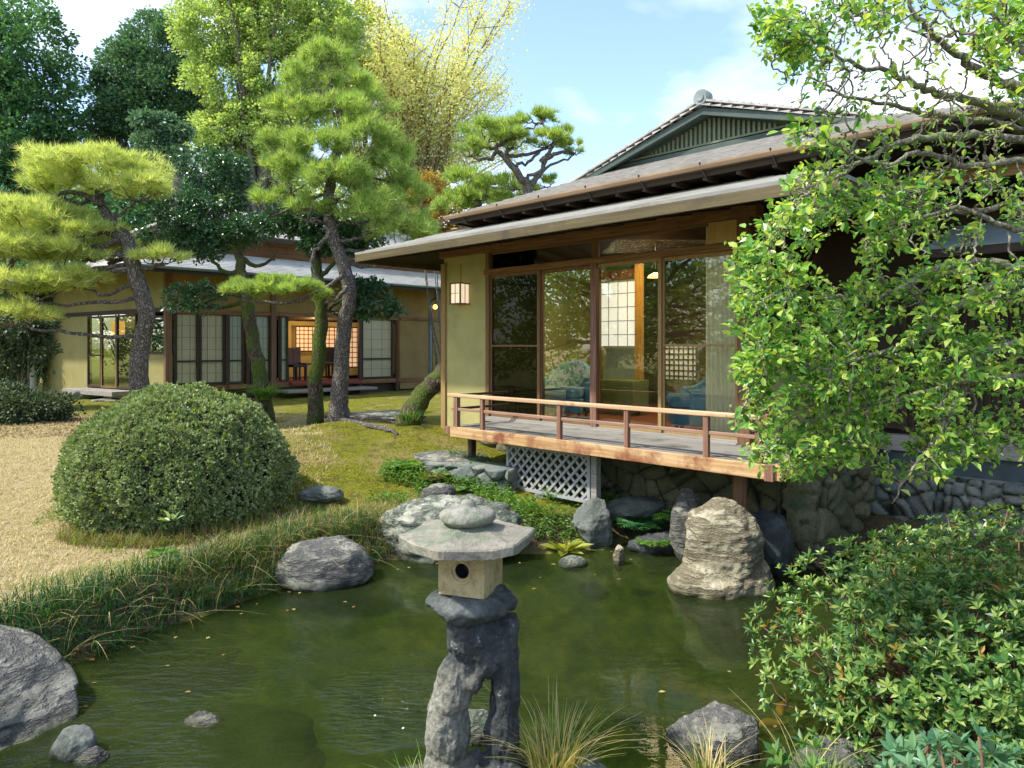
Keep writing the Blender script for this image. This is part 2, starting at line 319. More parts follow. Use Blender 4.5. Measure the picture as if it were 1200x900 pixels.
def sdf(P):
    """signed distance to the shoreline, positive on land"""
    A = POND; B = np.roll(POND, -1, 0); x, y = P[:, 0][:, None], P[:, 1][:, None]
    e = B - A; t = np.clip(((x - A[:, 0]) * e[:, 0] + (y - A[:, 1]) * e[:, 1]) / (e ** 2).sum(1), 0, 1)
    d = np.sqrt((x - A[:, 0] - t * e[:, 0]) ** 2 + (y - A[:, 1] - t * e[:, 1]) ** 2).min(1)
    c = ((A[:, 1] > y) != (B[:, 1] > y)) & (x < e[:, 0] * (y - A[:, 1]) / (e[:, 1] + 1e-12) + A[:, 0])
    return np.where(c.sum(1) % 2 == 1, -d, d)
def sm(x): x = np.clip(x, 0, 1); return x * x * (3 - 2 * x)
def vnoise(P, s, seed=0):
    """smooth value noise, any dimension 2"""
    p = P[:, :2] * s + seed * 17.3; i = np.floor(p).astype(int); f = p - i; f = f * f * (3 - 2 * f)
    def h(a, b): n = np.sin(a * 127.1 + b * 311.7 + seed) * 43758.5453; return n - np.floor(n)
    a, b, c, d = h(i[:, 0], i[:, 1]), h(i[:, 0] + 1, i[:, 1]), h(i[:, 0], i[:, 1] + 1), h(i[:, 0] + 1, i[:, 1] + 1)
    return (a * (1 - f[:, 0]) + b * f[:, 0]) * (1 - f[:, 1]) + (c * (1 - f[:, 0]) + d * f[:, 0]) * f[:, 1]
def ground_z(P):
    P = np.atleast_2d(np.asarray(P, float))[:, :2]; d = sdf(P) + (vnoise(P, 2.2, 3) - .5) * .12
    land = .02 + .26 * sm(d / .32) + .47 * sm((P[:, 1] - 6.0) / 4.8) * sm(d / 2.0) + .10 * sm((P[:, 1] - 11) / 6)
    land += .13 * (vnoise(P, 1.5, 21) - .4) * sm((P[:, 1] - 8.0) / 1.5) * sm((13.5 - P[:, 1]) / 2) * sm((P[:, 0] + 4) / 1.0); land += (vnoise(P, .7, 1) - .5) * .05 * sm(d / 1.0) + (vnoise(P, 3, 2) - .5) * .03 * sm(d / .4)
    for cx, cy, r, h in ((-2.2, 11.2, 1.3, .14), (-1.2, 10.6, .9, .13), (-2.9, 10.0, 1.0, .08), (-1.6, 9.2, .8, .05)):       # moss mounds at the pine roots
        land += h * np.exp(-((P[:, 0] - cx) ** 2 + (P[:, 1] - cy) ** 2) / (r * r) * 1.6)
    bed = np.maximum(-.62, .02 + d * .42 - .10 * sm(-d / .15)) + (vnoise(P, 2, 5) - .5) * .16
    return np.where(d > 0, land, np.minimum(bed, .0))
def gz(x, y): return float(ground_z([[x, y]])[0])
def axis(lo, hi, st, far):
    a = list(np.arange(lo, hi + 1e-6, st)); k = st; x = hi
    while x < far: k *= 1.35; x += k; a.append(x)
    k = st; x = lo
    while x > -far: k *= 1.35; x -= k; a.insert(0, x)
    return np.array(a)
gx, gy = axis(-9, 6, .07, 500), axis(-2, 17, .07, 500)
X, Yg = np.meshgrid(gx, gy); P = np.stack([X.ravel(), Yg.ravel()], 1); Zg = ground_z(P)
nx, ny = len(gx), len(gy); ii = np.arange(nx * ny).reshape(ny, nx)
fc = np.stack([ii[:-1, :-1], ii[:-1, 1:], ii[1:, 1:], ii[1:, :-1]], -1).reshape(-1, 4)
m, nt, p, o = newmat('garden ground')
at = nt.nodes.new('ShaderNodeAttribute'); at.attribute_name = 'zone'; sp = nt.nodes.new('ShaderNodeSeparateColor'); nt.links.new(at.outputs['Color'], sp.inputs[0])
f1, f2, f3 = noise_n(nt, 34, 8, .75), noise_n(nt, 5, 6, .65), noise_n(nt, 1.6, 5, .6)
lawn = ramp(nt, f1, [(.24, .18, .08), (.46, .37, .19), (.66, .55, .32)], [.25, .5, .7]); lawn = mixc(nt, ramp(nt, f2, [(0, 0, 0), (.5, .5, .5)], [.55, .7]), lawn, (.25, .23, .07))
mossc = ramp(nt, f1, [(.07, .085, .008), (.19, .20, .015), (.34, .33, .04)], [.3, .5, .72]); mossc = mixc(nt, ramp(nt, f3, [(0, 0, 0), (.9, .9, .9)], [.50, .66]), mossc, (.30, .24, .10)); mossc = mixc(nt, ramp(nt, f2, [(0, 0, 0), (.8, .8, .8)], [.52, .62]), mossc, (.12, .10, .03)); mossc = mixc(nt, ramp(nt, noise_n(nt, 13, 5, .7), [(.75, .75, .75), (0, 0, 0)], [.36, .46]), mossc, (.07, .09, .01))
soil = ramp(nt, f1, [(.04, .03, .018), (.12, .09, .055), (.26, .20, .13)], [.3, .5, .75])
bed = ramp(nt, f2, [(.06, .08, .02), (.16, .17, .04), (.36, .29, .08)], [.3, .5, .7])
c = mixc(nt, sp.outputs[0], soil, lawn); c = mixc(nt, sp.outputs[1], c, mossc); c = mixc(nt, sp.outputs[2], c, bed)
nt.links.new(c, p.inputs['Base Color']); p.inputs['Roughness'].default_value = .95; p.inputs['Specular IOR Level'].default_value = .15
nt.links.new(bump(nt, math_n(nt, 'ADD', f1, math_n(nt, 'MULTIPLY', f2, .9)), 1.0, .06), p.inputs['Normal']); M['ground'] = m
go = npmesh('ground', np.column_stack([P, Zg]), fc, m, smooth=True); tag(go, kind='structure')
ca = go.data.color_attributes.new('zone', 'FLOAT_COLOR', 'POINT'); dS = sdf(P); n4 = (vnoise(P, 1.3, 9) - .5)
lw = sm((-2.35 - P[:, 0] + n4 * 1.0 - np.clip(P[:, 1] - 9, 0, 3) * .35) / .5) * sm((dS - .35) / .5) * sm((14.5 - P[:, 1]) / 1.2 + n4)
ms = sm((P[:, 1] - 6.9 + n4) / .7) * sm((P[:, 0] + 4.2 + n4 * .5) / .8) * 1.15 * sm((dS - .15) / .5)
ms = np.maximum(ms, sm((P[:, 1] - 13) / 1)) * 1.0
bd = sm(.5 - dS / .12)
ca.data.foreach_set('color', np.column_stack([lw, np.clip(ms * (1 - lw * .35), 0, 1), bd, np.ones_like(bd)]).astype(np.float32).ravel())

# water: real surface with murky green body, shallow bed shows faintly
m, nt, p, o = newmat('pond water')
n1 = noise_n(nt, 5.5, 3, .55, stretch=(1, 2.6, 1), dist=.8); n2 = noise_n(nt, 1.1, 2, .5, stretch=(1, 1.8, 1)); n3 = noise_n(nt, 16, 2, .5, stretch=(1, 2.6, 1))
calm = ramp(nt, noise_n(nt, .55, 2, .5), [(.06, .06, .06), (1, 1, 1)], [.45, .66])
hgt = math_n(nt, 'ADD', math_n(nt, 'MULTIPLY', n1, .8), math_n(nt, 'MULTIPLY', n3, .15)); hgt = math_n(nt, 'MULTIPLY', hgt, calm)
gp_ = nt.nodes.new('ShaderNodeNewGeometry'); vd = nt.nodes.new('ShaderNodeVectorMath'); vd.operation = 'DISTANCE'; nt.links.new(gp_.outputs['Position'], vd.inputs[0]); vd.inputs[1].default_value = (-.62, 4.3, 0)
near = ramp(nt, math_n(nt, 'ADD', vd.outputs['Value'], math_n(nt, 'MULTIPLY', n2, .8)), [(1, 1, 1), (0, 0, 0)], [.35, 1.75]); n5 = noise_n(nt, 9, 2, .5, stretch=(1, 3.2, 1), dist=.5)
hgt = math_n(nt, 'ADD', hgt, math_n(nt, 'MULTIPLY', math_n(nt, 'MULTIPLY', n5, 5.0), near))
nrm = bump(nt, hgt, .62, .035, bump(nt, n2, .06, .05))
p.inputs['Base Color'].default_value = (.026, .048, .007, 1); nt.links.new(ramp(nt, noise_n(nt, .8, 3, .6), [(.022, .036, .012), (.046, .062, .020)], [.4, .65]), p.inputs['Base Color'])
p.inputs['Roughness'].default_value = .012; p.inputs['IOR'].default_value = 1.62; nt.links.new(nrm, p.inputs['Normal'])
tr = nt.nodes.new('ShaderNodeBsdfTransparent'); tr.inputs['Color'].default_value = (.50, .65, .25, 1)
fr = nt.nodes.new('ShaderNodeLayerWeight'); fr.inputs['Blend'].default_value = .35
ms_ = nt.nodes.new('ShaderNodeMixShader'); ms_.inputs[0].default_value = .58
nt.links.new(p.outputs[0], ms_.inputs[1]); nt.links.new(tr.outputs[0], ms_.inputs[2]); nt.links.new(ms_.outputs[0], o.inputs['Surface'])
wb = MB(); wb.add([(-5.2, .8, .0), (6.5, .8, .0), (6.5, 8.4, .0), (-5.2, 8.4, .0)], [(0, 1, 2, 3)]); tag(wb.build('pond_water', m), kind='structure')

# ------------------------------------------------------------------ rubble walls (bulging stones)
def rubble(name, a, b, z0, z1, cell, mat_, parent=None, seed=1, res=.02, depth=.085, thick=.3, lab=None, cat=None, group=None):
    a, b = np.array(a[:2], float), np.array(b[:2], float); Ln = np.linalg.norm(b - a); d = (b - a) / Ln; n = np.array([d[1], -d[0]])       # bulges to the right of a->b
    nu, nv = int(Ln / res) + 1, int((z1 - z0) / res) + 1; U, V = np.meshgrid(np.linspace(0, Ln, nu), np.linspace(z0, z1, nv)); q = np.stack([U.ravel(), V.ravel()], 1)
    rg = np.random.RandomState(seed); k = int(Ln * (z1 - z0) / (cell * cell * .72)) + 4
    c = np.column_stack([rg.rand(k) * (Ln + cell) - cell / 2, z0 + rg.rand(k) * (z1 - z0 + cell) - cell / 2])
    qq = q + np.column_stack([vnoise(q, 7, seed), vnoise(q, 7, seed + 5)]) * .05
    D = np.sqrt((qq[:, None, 0] - c[:, 0]) ** 2 + ((qq[:, None, 1] - c[:, 1]) * 1.25) ** 2); idx = np.argmin(D, 1); Ds = np.partition(D, 1, 1); e = np.clip((Ds[:, 1] - Ds[:, 0]) / (cell * .45), 0, 1)
    h = depth * np.sqrt(e) * (.6 + .8 * rg.rand(k)[idx]) + (vnoise(q, 30, seed) - .5) * .012 + (vnoise(q, 9, seed) - .5) * .025
    xy = a + d * q[:, :1] + n * h[:, None]; v = np.column_stack([xy, q[:, 1]]); ii = np.arange(nu * nv).reshape(nv, nu)
    f = np.stack([ii[:-1, :-1], ii[:-1, 1:], ii[1:, 1:], ii[1:, :-1]], -1).reshape(-1, 4)
    # top, sides and back close it to a solid
    bk = np.column_stack([np.array([a - n * thick, b - n * thick, b - n * thick, a - n * thick]), [z0, z0, z1, z1]]); B = len(v); v = np.vstack([v, bk])
    top = [(ii[-1, i], ii[-1, i + 1], B + 2, B + 2) for i in ()]
    v = np.vstack([v, v[ii[-1]] - np.append(n * thick, 0)]); T0 = len(v) - nu
    tf = np.array([(ii[-1, i], ii[-1, i + 1], T0 + i + 1, T0 + i) for i in range(nu - 1)]); f = np.vstack([f, tf, [(B + 1, B, B + 3, B + 2)]])
    v = np.vstack([v, v[ii[:, 0]] - np.append(n * thick, 0), v[ii[:, -1]] - np.append(n * thick, 0)]); S0 = len(v) - 2 * nv; S1 = len(v) - nv
    f = np.vstack([f, [(ii[i + 1, 0], S0 + i + 1, S0 + i, ii[i, 0]) for i in range(nv - 1)], [(ii[i, -1], S1 + i, S1 + i + 1, ii[i + 1, -1]) for i in range(nv - 1)]])
    loc = None if parent else (a[0], a[1], z0)
    o = npmesh(name, v, f, mat_, parent, loc, smooth=True)
    cc_ = o.data.color_attributes.new('cell', 'FLOAT_COLOR', 'POINT'); col = np.ones((len(v), 4), np.float32); col[:len(idx), 0] = rg.rand(k)[idx]; col[:len(idx), 1] = e; cc_.data.foreach_set('color', col.ravel())
    if lab: tag(o, lab, cat, group)
    return o

# ------------------------------------------------------------------ THE TEA HOUSE (local axes: x along the facade to the right, y inwards)
house = empty('tea_house', (C0[0], C0[1], 0), -math.pi / 4)
tag(house, 'large wooden tea house with glass sliding doors raised above the pond', 'house')
def T(u, w): return hit(u, (C0 + w * nn), d1)[0]
def Zv(v, u, w): return EYE + (HV - v) / F * hit(u, (C0 + w * nn), d1)[1]
WF, FL = 1.01, 1.10                                              # facade plane, floor level
tL, tG, tR = T(520, WF), T(571, WF), T(862, WF)
# walls
b = MB(); b.box(tL, tG, WF, WF + .14, .80, 3.62); b.box(tL, tL + .14, WF + .14, 9.0, .80, 3.9); w0 = b.build('plaster_wall', M['plaster'], house, bevel=.006)
b = MB(); b.box(tL + .03, tR + .2, WF + .03, WF + .12, 3.55, 3.86); b.build('upper_wall', M['dark'], house)
b = MB(); b.box(-.80, -.68, WF + .2, 2.55, FL, 2.05); b.build('side_wall', M['plaster'], house)
b = MB(); b.box(-.79, -.69, WF + .2, 2.55, 2.05, 3.86); b.build('upper_side_wall', M['dark'], house)
# corner pillars, posts
b = MB(); b.box(tR + .03, tR + .17, WF - .03, WF + .11, .98, 3.5); b.build('corner_pillar', M['beam_v'], house, bevel=.006)
b = MB(); b.box(tL - .03, tL + .07, WF - .035, WF + .06, .86, 3.35); b.build('corner_pillar', M['framehi'], house, bevel=.006)
b = MB(); b.lathe((tL + .04, WF + .02, .74), [(.17, 0), (.19, .04), (.15, .1), (.10, .13)], 14); b.build('pillar_stone', M['rock_blue'], house, smooth=True)
b = MB(); b.box(tG - .02, tG + .05, WF - .02, WF + .1, FL, 3.5); b.build('door_post', M['frame'], house, bevel=.004)
zs = 3.115
b = MB(); b.box(tG - .04, tR + .03, WF - .035, WF + .12, zs, zs + .075); b.build('lintel', M['beam'], house, bevel=.005)
b = MB(); b.box(tL - .05, tR + .25, WF - .05, WF + .13, 3.43, 3.55); b.build('eave_beam', M['beam'], house, bevel=.005)
b = MB(); b.box(tG - .02, tR + .04, WF - .03, WF + .12, FL - .06, FL + .035); b.box(tG - .02, tR + .04, WF - .07, WF - .03, FL - .03, FL + .012); b.build('door_sill', M['grey'], house, bevel=.004)
# four sliding doors, each its own frame with pane
us = [571, 630.5, 696, 773, 862]
for i in range(4):
    a, c = T(us[i], WF) + (.03 if i == 0 else -.012), T(us[i + 1], WF) + .012; y = WF + (.015, .05, .012, .045)[i]; fm = M['framehi'] if i in (2, 3) else M['frame']
    b = MB(); s = .045 if i != 1 else .035
    b.box(a, a + s, y, y + .03, FL + .035, zs); b.box(c - s, c, y, y + .03, FL + .035, zs); b.box(a + s, c - s, y + .001, y + .029, zs - .045, zs); b.box(a + s, c - s, y + .001, y + .029, FL + .035, FL + .10)
    if i in (0, 3): zr = EYE + .02; b.box(a + s, c - s, y + .002, y + .028, zr - .012, zr + .012)
    d_ = b.build('sliding_door', fm, house, bevel=.003)
    b = MB(); b.box(a + s - .005, c - s + .005, y + .012, y + .018, FL + .09, zs - .04); b.build('glass_pane', M['screen'] if i == 0 else M['glass'], d_)
    if i == 1:
        b = MB(); zt = Zv(392, 679, WF); tt = T(681, WF); b.box(c - .033, c - .010, y - .012, y, zt - .01, zt + .11); b.build('handle', M['black'], d_, bevel=.003)
b = MB(); b.box(T(693, WF), T(700, WF), WF - .03, WF + .008, FL + .03, zs); b.build('door_post', M['redpost'], house, bevel=.004)
# transom windows
ut = [571, 695, 862]
for i in range(2):
    a, c = T(ut[i], WF), T(ut[i + 1], WF); b = MB()
    b.box(a, a + .05, WF + .03, WF + .07, zs + .075, 3.43); b.box(c - .05, c, WF + .03, WF + .07, zs + .075, 3.43); b.box(a + .05, c - .05, WF + .03, WF + .07, 3.40, 3.43)
    tw = b.build('transom_window', M['frame'], house, bevel=.003)
    b = MB(); b.box(a + .045, c - .045, WF + .045, WF + .051, zs + .07, 3.435); b.build('glass_pane', M['glass'], tw)
# veranda
ver = MB()
y = 0.0
while y < .93: ver.box(T(527, 0), 0.0 - .002, y + .002, y + .088, FL - .04, FL); y += .09
x = -.68
while x < -.05: ver.box(x + .002, x + .088, .99, 2.5, FL - .041, FL - .001); x += .09
v0 = ver.build('veranda', M['deck'], house, bevel=.003)
tV = T(529, -.02)
b = MB(); b.box(tV, .10, -.045, -.003, FL - .125, FL + .004); b.build('edge_beam', M['orange'], v0, bevel=.006)
b = MB(); b.box(.002, .042, .0, 2.5, FL - .125, FL + .003); b.build('side_beam', M['orange'], v0, bevel=.005); b = MB(); b.box(tV - .002, tV + .036, 0, .95, FL - .12, FL - .042); b.build('side_beam', M['orange'], v0, bevel=.005)
b = MB(); b.box(-.035, .045, -.085, -.046, FL - .13, FL + .012); b.build('beam_cap', M['redpost'], v0, bevel=.005)
b = MB(); b.box(tV - .09, tV + .0, -.05, .03, FL - .10, FL + .0); b.build('beam_cap', M['redpost'], v0, bevel=.005)
for yy in (.30, .70):
    b = MB(); b.box(tV + .04, -.01, yy - .04, yy + .04, FL - .16, FL - .043); b.build('joist', M['dark'], v0)
b = MB(); b.box(-.06, .00, 2.42, 2.5, FL, FL + .42); b.build('rail_post', M['redpost'], v0, bevel=.004)
zT, zM, zB = FL + .395, FL + .225, FL + .075
for k, u in enumerate((535, 565.5, 656, 735, 828, 890)):
    t = T(u, -.01); s = .026 if k in (1, 2, 3, 4) else .034
    b = MB(); b.box(t - s, t + s, -.035, -.035 + 2 * s * .9, FL + .004, zT - (.02 if k else 0)); b.build('rail_post', M['redpost'], v0, bevel=.004)
te = T(892, -.01)
b = MB(); b.box(tV - .06, te + .06, -.045, .035, zT - .02, zT + .022); b.build('top_rail', M['railtop'], v0, bevel=.008)
b = MB(); b.box(te + .0, te + .075, -.052, .042, zT - .018, zT + .033); b.build('rail_cap', M['redpost'], v0, bevel=.006)
b = MB(); b.box(tV, te, -.022, .012, zM - .017, zM + .017); b.build('middle_rail', M['rail'], v0, bevel=.005)
b = MB(); b.box(tV + .05, T(880, .3), .55, .58, FL + .02, FL + .05) if False else b.box(tV, te, -.018, .008, zB - .010, zB + .010); 
for nm, zz in (('side_rail', zT), ('side_rail', zM)):
    b = MB(); b.box(tV + .005, tV + .035, .03, .97, zz - .018, zz + .014); b.build(nm, M['dark_v'], v0, bevel=.004)
t = T(867, .3); b = MB(); b.lathe((t, .3, .5), [(.066, 0), (.066, .46)], 16); b.build('veranda_post', M['beam_v'], v0, smooth=False)
t = T(697, .25); b = MB(); b.box(t - .03, t + .045, .22, .30, .46, FL - .04); b.build('veranda_post', M['grey'], v0, bevel=.004)
t = T(553, .3); b = MB(); b.box(t - .04, t + .04, .26, .34, .55, FL - .04); b.build('veranda_post', M['dark_v'], v0, bevel=.004)
# lattice skirt
ta, tb, z0, z1 = T(595, .25), T(693, .25), .40, .93; b = MB()
b.box(ta, tb, .225, .262, z0, z0 + .035); b.box(ta, tb, .225, .262, z1 - .03, z1); b.box(ta, ta + .035, .225, .262, z0, z1); b.box(tb - .04, tb, .222, .264, z0, z1)
Lh = z1 - z0; st = .128; k = -Lh
def clipseg(x0, sgn):
    # 45 degree slat through (x0, z0), clipped to the panel
    A = [(x0, z0), (x0 + sgn * Lh, z1)]; lo, hi = ta, tb; pts = []
    (xa, za), (xb, zb) = A
    if sgn < 0: (xa, za), (xb, zb) = (xb, zb), (xa, za)
    s0, s1 = max(0, (lo - xa) / (xb - xa)), min(1, (hi - xa) / (xb - xa))
    if s1 - s0 < .04: return None
    f = lambda s: (xa + s * (xb - xa), za + s * (zb - za)); return f(s0), f(s1)
x = ta - Lh
while x < tb + Lh:
    for sgn, yy in ((1, .236), (-1, .249)):
        s = clipseg(x, sgn)
        if s: b.bar((s[0][0], yy, s[0][1]), (s[1][0], yy, s[1][1]), .011, .024, up=(0, 1, 0)) if False else b.bar((s[0][0], yy, s[0][1]), (s[1][0], yy, s[1][1]), .030, .011, up=(0, 1, 0))
    x += st
b.build('lattice_panel', mat('grey painted lattice', [(.22, .23, .22), (.34, .35, .34)], scale=9, rough=.7, bscale=40, bstr=.2), house)

# roofs: courses of shingles laid between an eave line and an upper line
def roof_face(mb, e0, e1, r0, r1, n=10, lift=.028, mi=0, over=.02):
    e0, e1, r0, r1 = map(lambda a: np.array(a, float), (e0, e1, r0, r1)); nrm = np.cross(e1 - e0, r0 - e0 if np.linalg.norm(r0 - e0) > .01 else r1 - e0); nrm /= np.linalg.norm(nrm)
    if nrm[2] < 0: nrm = -nrm
    for i in range(n):
        a, c = i / n, (i + 1) / n; A, B, C, D = e0 + (r0 - e0) * a, e1 + (r1 - e1) * a, e1 + (r1 - e1) * c, e0 + (r0 - e0) * c
        up = nrm * lift; dn = nrm * -.004
        mb.add([A + up, B + up, C, D, A + dn, B + dn], [(0, 1, 2, 3), (4, 5, 1, 0), (0, 3, 4), (1, 5, 2)], mi)
# lower roof over the doors, hipped at both ends
eL, eR, wE = T(416, -.2), .62, -.20; zE, zI, wI = 3.43, 3.80, 1.02
b = MB()
roof_face(b, (eL, wE, zE), (eR, wE, zE), (tL + .0, wI, zI), (-.60, wI, zI), 9)
roof_face(b, (eL, 8.5, zE), (eL, wE, zE), (tL, 8.5, zI), (tL, wI, zI), 6)
roof_face(b, (eR, wE, zE), (eR, 2.2, zE), (-.60, wI, zI), (-.60, 2.2, zI), 9)
lr = b.build('lower_roof', M['tileb'], house)
b = MB(); b.box(eL, eR, wE - .002, wE + .03, zE - .108, zE - .006); b.build('fascia', M['fascia'], lr, bevel=.004)
b = MB(); b.box(eL + .001, eL + .03, wE + .03, 8.5, zE - .12, zE - .008); b.box(eR - .03, eR - .001, wE + .03, 2.2, zE - .12, zE - .008); b.build('fascia', M['fascia'], lr, bevel=.004)
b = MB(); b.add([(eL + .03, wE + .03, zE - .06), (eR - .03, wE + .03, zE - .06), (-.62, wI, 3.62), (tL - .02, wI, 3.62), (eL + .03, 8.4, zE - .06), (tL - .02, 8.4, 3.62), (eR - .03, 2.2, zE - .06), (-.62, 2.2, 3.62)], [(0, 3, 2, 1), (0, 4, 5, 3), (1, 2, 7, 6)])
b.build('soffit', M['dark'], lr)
# rafters below
b = MB(); x = eL + .25
while x < eR - .1:
    b.bar((x, wE + .03, zE - .085), (x, WF, 3.56), .045, .05, up=(0, 0, 1)); x += .45
b.build('rafters', M['dark_v'], lr)
# upper roof with hip-and-gable
zu = 3.90; q = .44; L0, F0, B0, wg = T(525, .5), .50, 8.6, 1.62; xr = T(817, wg - .1); Rr = 2 * xr - L0; zr = Zv(121, 817, wg - .1); q = (zr - zu) / (xr - L0)
b = MB(); qf = .40; zg = zu + qf * (wg - F0); dg = (zg - zu) / q; w1 = wg + .22; dt1 = qf * (w1 - F0) / q
roof_face(b, (L0, F0, zu), (Rr, F0, zu), (L0 + dt1, w1, zu + qf * (w1 - F0)), (Rr - dt1, w1, zu + qf * (w1 - F0)), 14)
roof_face(b, (L0, B0, zu), (L0, F0, zu), (L0 + dg, B0, zg), (L0 + dg, wg, zg), 9)
roof_face(b, (L0 + dg, B0, zg), (L0 + dg, wg, zg), (xr, B0, zr), (xr, wg - .05, zr), 14)
roof_face(b, (Rr, F0, zu), (Rr, B0, zu), (Rr - dg, wg, zg), (Rr - dg, B0, zg), 9)
roof_face(b, (Rr - dg, wg, zg), (Rr - dg, B0, zg), (xr, wg - .05, zr), (xr, B0, zr), 14)
ur = b.build('upper_roof', M['tile'], house)
b = MB(); b.box(L0 + .02, Rr - .02, F0 + .02, F0 + .05, zu - .10, zu - .01); b.box(L0 + .02, L0 + .05, F0 + .05, B0, zu - .10, zu - .01); b.box(Rr - .05, Rr - .02, F0 + .05, B0, zu - .10, zu - .01); b.build('fascia', M['dark'], ur, bevel=.004)
# half-round gutter with brackets
def gutter(a, c, r=.045):
    b = MB(); a, c = np.array(a, float), np.array(c, float); d = (c - a) / np.linalg.norm(c - a); s = np.cross(d, (0, 0, 1)); v = []
    for p_ in (a, c):
        for rr in (r, r - .006):
            for k in range(9):
                an = math.pi + math.pi * k / 8; v.append(p_ + s * math.cos(an) * rr + np.array([0, 0, math.sin(an) * rr]))
    f = [(k, k + 1, 18 + k + 1, 18 + k) for k in range(8)] + [(9 + k, 27 + k, 27 + k + 1, 9 + k + 1) for k in range(8)] + [(0, 18, 27, 9), (8, 17, 35, 26)] + [(k, 9 + k, 10 + k, k + 1) for k in range(8)] + [(18 + k, 19 + k, 28 + k, 27 + k) for k in range(8)]
    b.add(v, f); return b
g_ = gutter((L0 + .0, F0 - .05, zu - .0), (Rr, F0 - .05, zu - .0)).build('gutter', M['gutter'], ur, smooth=False)
x = L0 + .35
while x < Rr: b = MB(); b.bar((x, F0 - .102, zu + .012), (x, F0 + .04, zu - .12), .012, .02); b.build('bracket', M['black'], g_); x += .72
b = MB(); b.add([(L0 + .05, F0 + .05, zu - .07), (Rr - .05, F0 + .05, zu - .07), (Rr - .05, B0, zu - .07), (L0 + .05, B0, zu - .07)], [(0, 3, 2, 1)])
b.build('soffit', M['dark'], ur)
b = MB(); x = L0 + .3
while x < Rr - .1: b.box(x, x + .045, F0 + .052, WF + .3, zu - .13, zu - .072); x += .36
b.build('rafters', M['dark_v'], ur)
# gable: wall, louvre, barge boards and tiles on the verge
gb = MB(); zb = zu + qf * (w1 - F0) - .02
hw = (zr - zb) / q
gb.add([(xr - hw, w1, zb), (xr + hw, w1, zb), (xr, w1, zr - .02), (xr - hw, w1 + .1, zb), (xr + hw, w1 + .1, zb), (xr, w1 + .1, zr - .02)], [(0, 1, 2), (5, 4, 3), (0, 3, 4, 1)])
ga = gb.build('gable', mat('gable boards', [(.04, .06, .045), (.07, .10, .075)], scale=4, rough=.7), house)
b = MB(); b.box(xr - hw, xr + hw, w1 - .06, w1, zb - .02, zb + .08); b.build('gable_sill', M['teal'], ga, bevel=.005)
b = MB(); b.box(xr - hw * .80, xr + hw * .80, w1 - .035, w1 - .002, zb + .10, zb + .125, 0); x = xr - hw * .66
while x < xr + hw * .66:
    top = zr - abs(x - xr) * q - .10
    if top > zb + .15: b.box(x, x + .03, w1 - .03, w1 - .002, zb + .125, top)
    x += .062
b.build('louvre', mat('pale green louvre', [(.09, .12, .07), (.15, .18, .11)], scale=6), ga)
for sg, nm in ((-1, 'left'), (1, 'right')):
    b = MB(); f_ = np.array([xr + sg * (xr - L0 - dg + .12), wg, zg - .075]); t_ = np.array([xr, wg, zr - .022])
    b.prism([f_ + (0, 0, -.02), f_ + (0, 0, .06), t_ + (0, 0, .0), t_ + (0, 0, -.085)], (0, .05, 0))
    b.build('barge_board', M['teal'], ga)
    b = MB(); b.prism([f_ + (0, .05, .045), t_ + (0, .05, -.02), t_ + (0, .05, -.05), f_ + (0, .05, .015)], (0, w1 - wg - .05, 0)); b.build('gable_soffit', M['teal'], ga)
    b = MB(); k = 0; n_ = 22
    for k in range(n_):
        a = f_ + (t_ - f_) * (k / n_) + (0, -.03, .072); c = f_ + (t_ - f_) * ((k + 1) / n_) + (0, -.03, .072); b.prism([a + (0, 0, .032), a, c, c + (0, 0, .018)], (0, .17, 0))
    b.build('verge_tiles', M['tile'], ga)
# ridge and its end ornament
b = MB(); b.tube([(xr, wg + .02, zr + .03), (xr, B0, zr + .03)], [.075, .075], 10); b.box(xr - .11, xr + .11, wg + .04, B0, zr - .02, zr + .035); b.build('ridge_cap', M['ridge'], ur)
b = MB(); b.tube([(xr, wg - .02, zr + .085), (xr, wg + .08, zr + .085)], [.10, .10], 18); b.tube([(xr, wg - .035, zr + .085), (xr, wg - .019, zr + .085)], [.085, .085], 18)
b.tube([(xr, wg - .05, zr + .085), (xr, wg - .034, zr + .085)], [.045, .045], 14); b.build('ridge_ornament', M['ridge'], ur)

# interior seen through the panes
b = MB(); b.box(tL + .14, -.8, WF + .12, 6.0, FL - .06, FL + .005); b.build('floor', M['tatami'], house)
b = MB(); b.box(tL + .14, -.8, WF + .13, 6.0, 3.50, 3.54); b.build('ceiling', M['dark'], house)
b = MB(); b.box(tL + .14, T(700, 3.6), 3.6, 3.66, FL, 3.5); b.box(T(700, 3.6), T(707, 3.6) , 3.6, 3.66, FL, 3.5); b.box(tL + .145, tL + .2, WF + .14, 3.6, FL, 3.5); b.build('inner_wall', M['inner'], house); b = MB(); b.box(T(700, 3.6) - .03, -.8, 5.0, 5.06, FL, 3.5); b.build('alcove_wall', mat('dim brown wall', [(.09, .07, .035), (.14, .11, .05)], scale=2), house)
b = MB(); b.box(T(697, 3.5), T(704, 3.5), 3.4, 3.5, FL, 3.5); b.box(T(746, 3.0), T(753, 3.0), 2.95, 3.03, FL, 3.5); b.build('inner_post', mat('amber post', [(.34, .17, .03), (.48, .27, .06)], scale=4, stretch=(6, 6, .4), rough=.4), house)
b = MB(); b.box(T(701, 3.1), T(752, 3.1), 3.05, 3.13, Zv(327, 725, 3.1), Zv(317, 725, 3.1)); b.build('inner_lintel', M['tatami'], house)
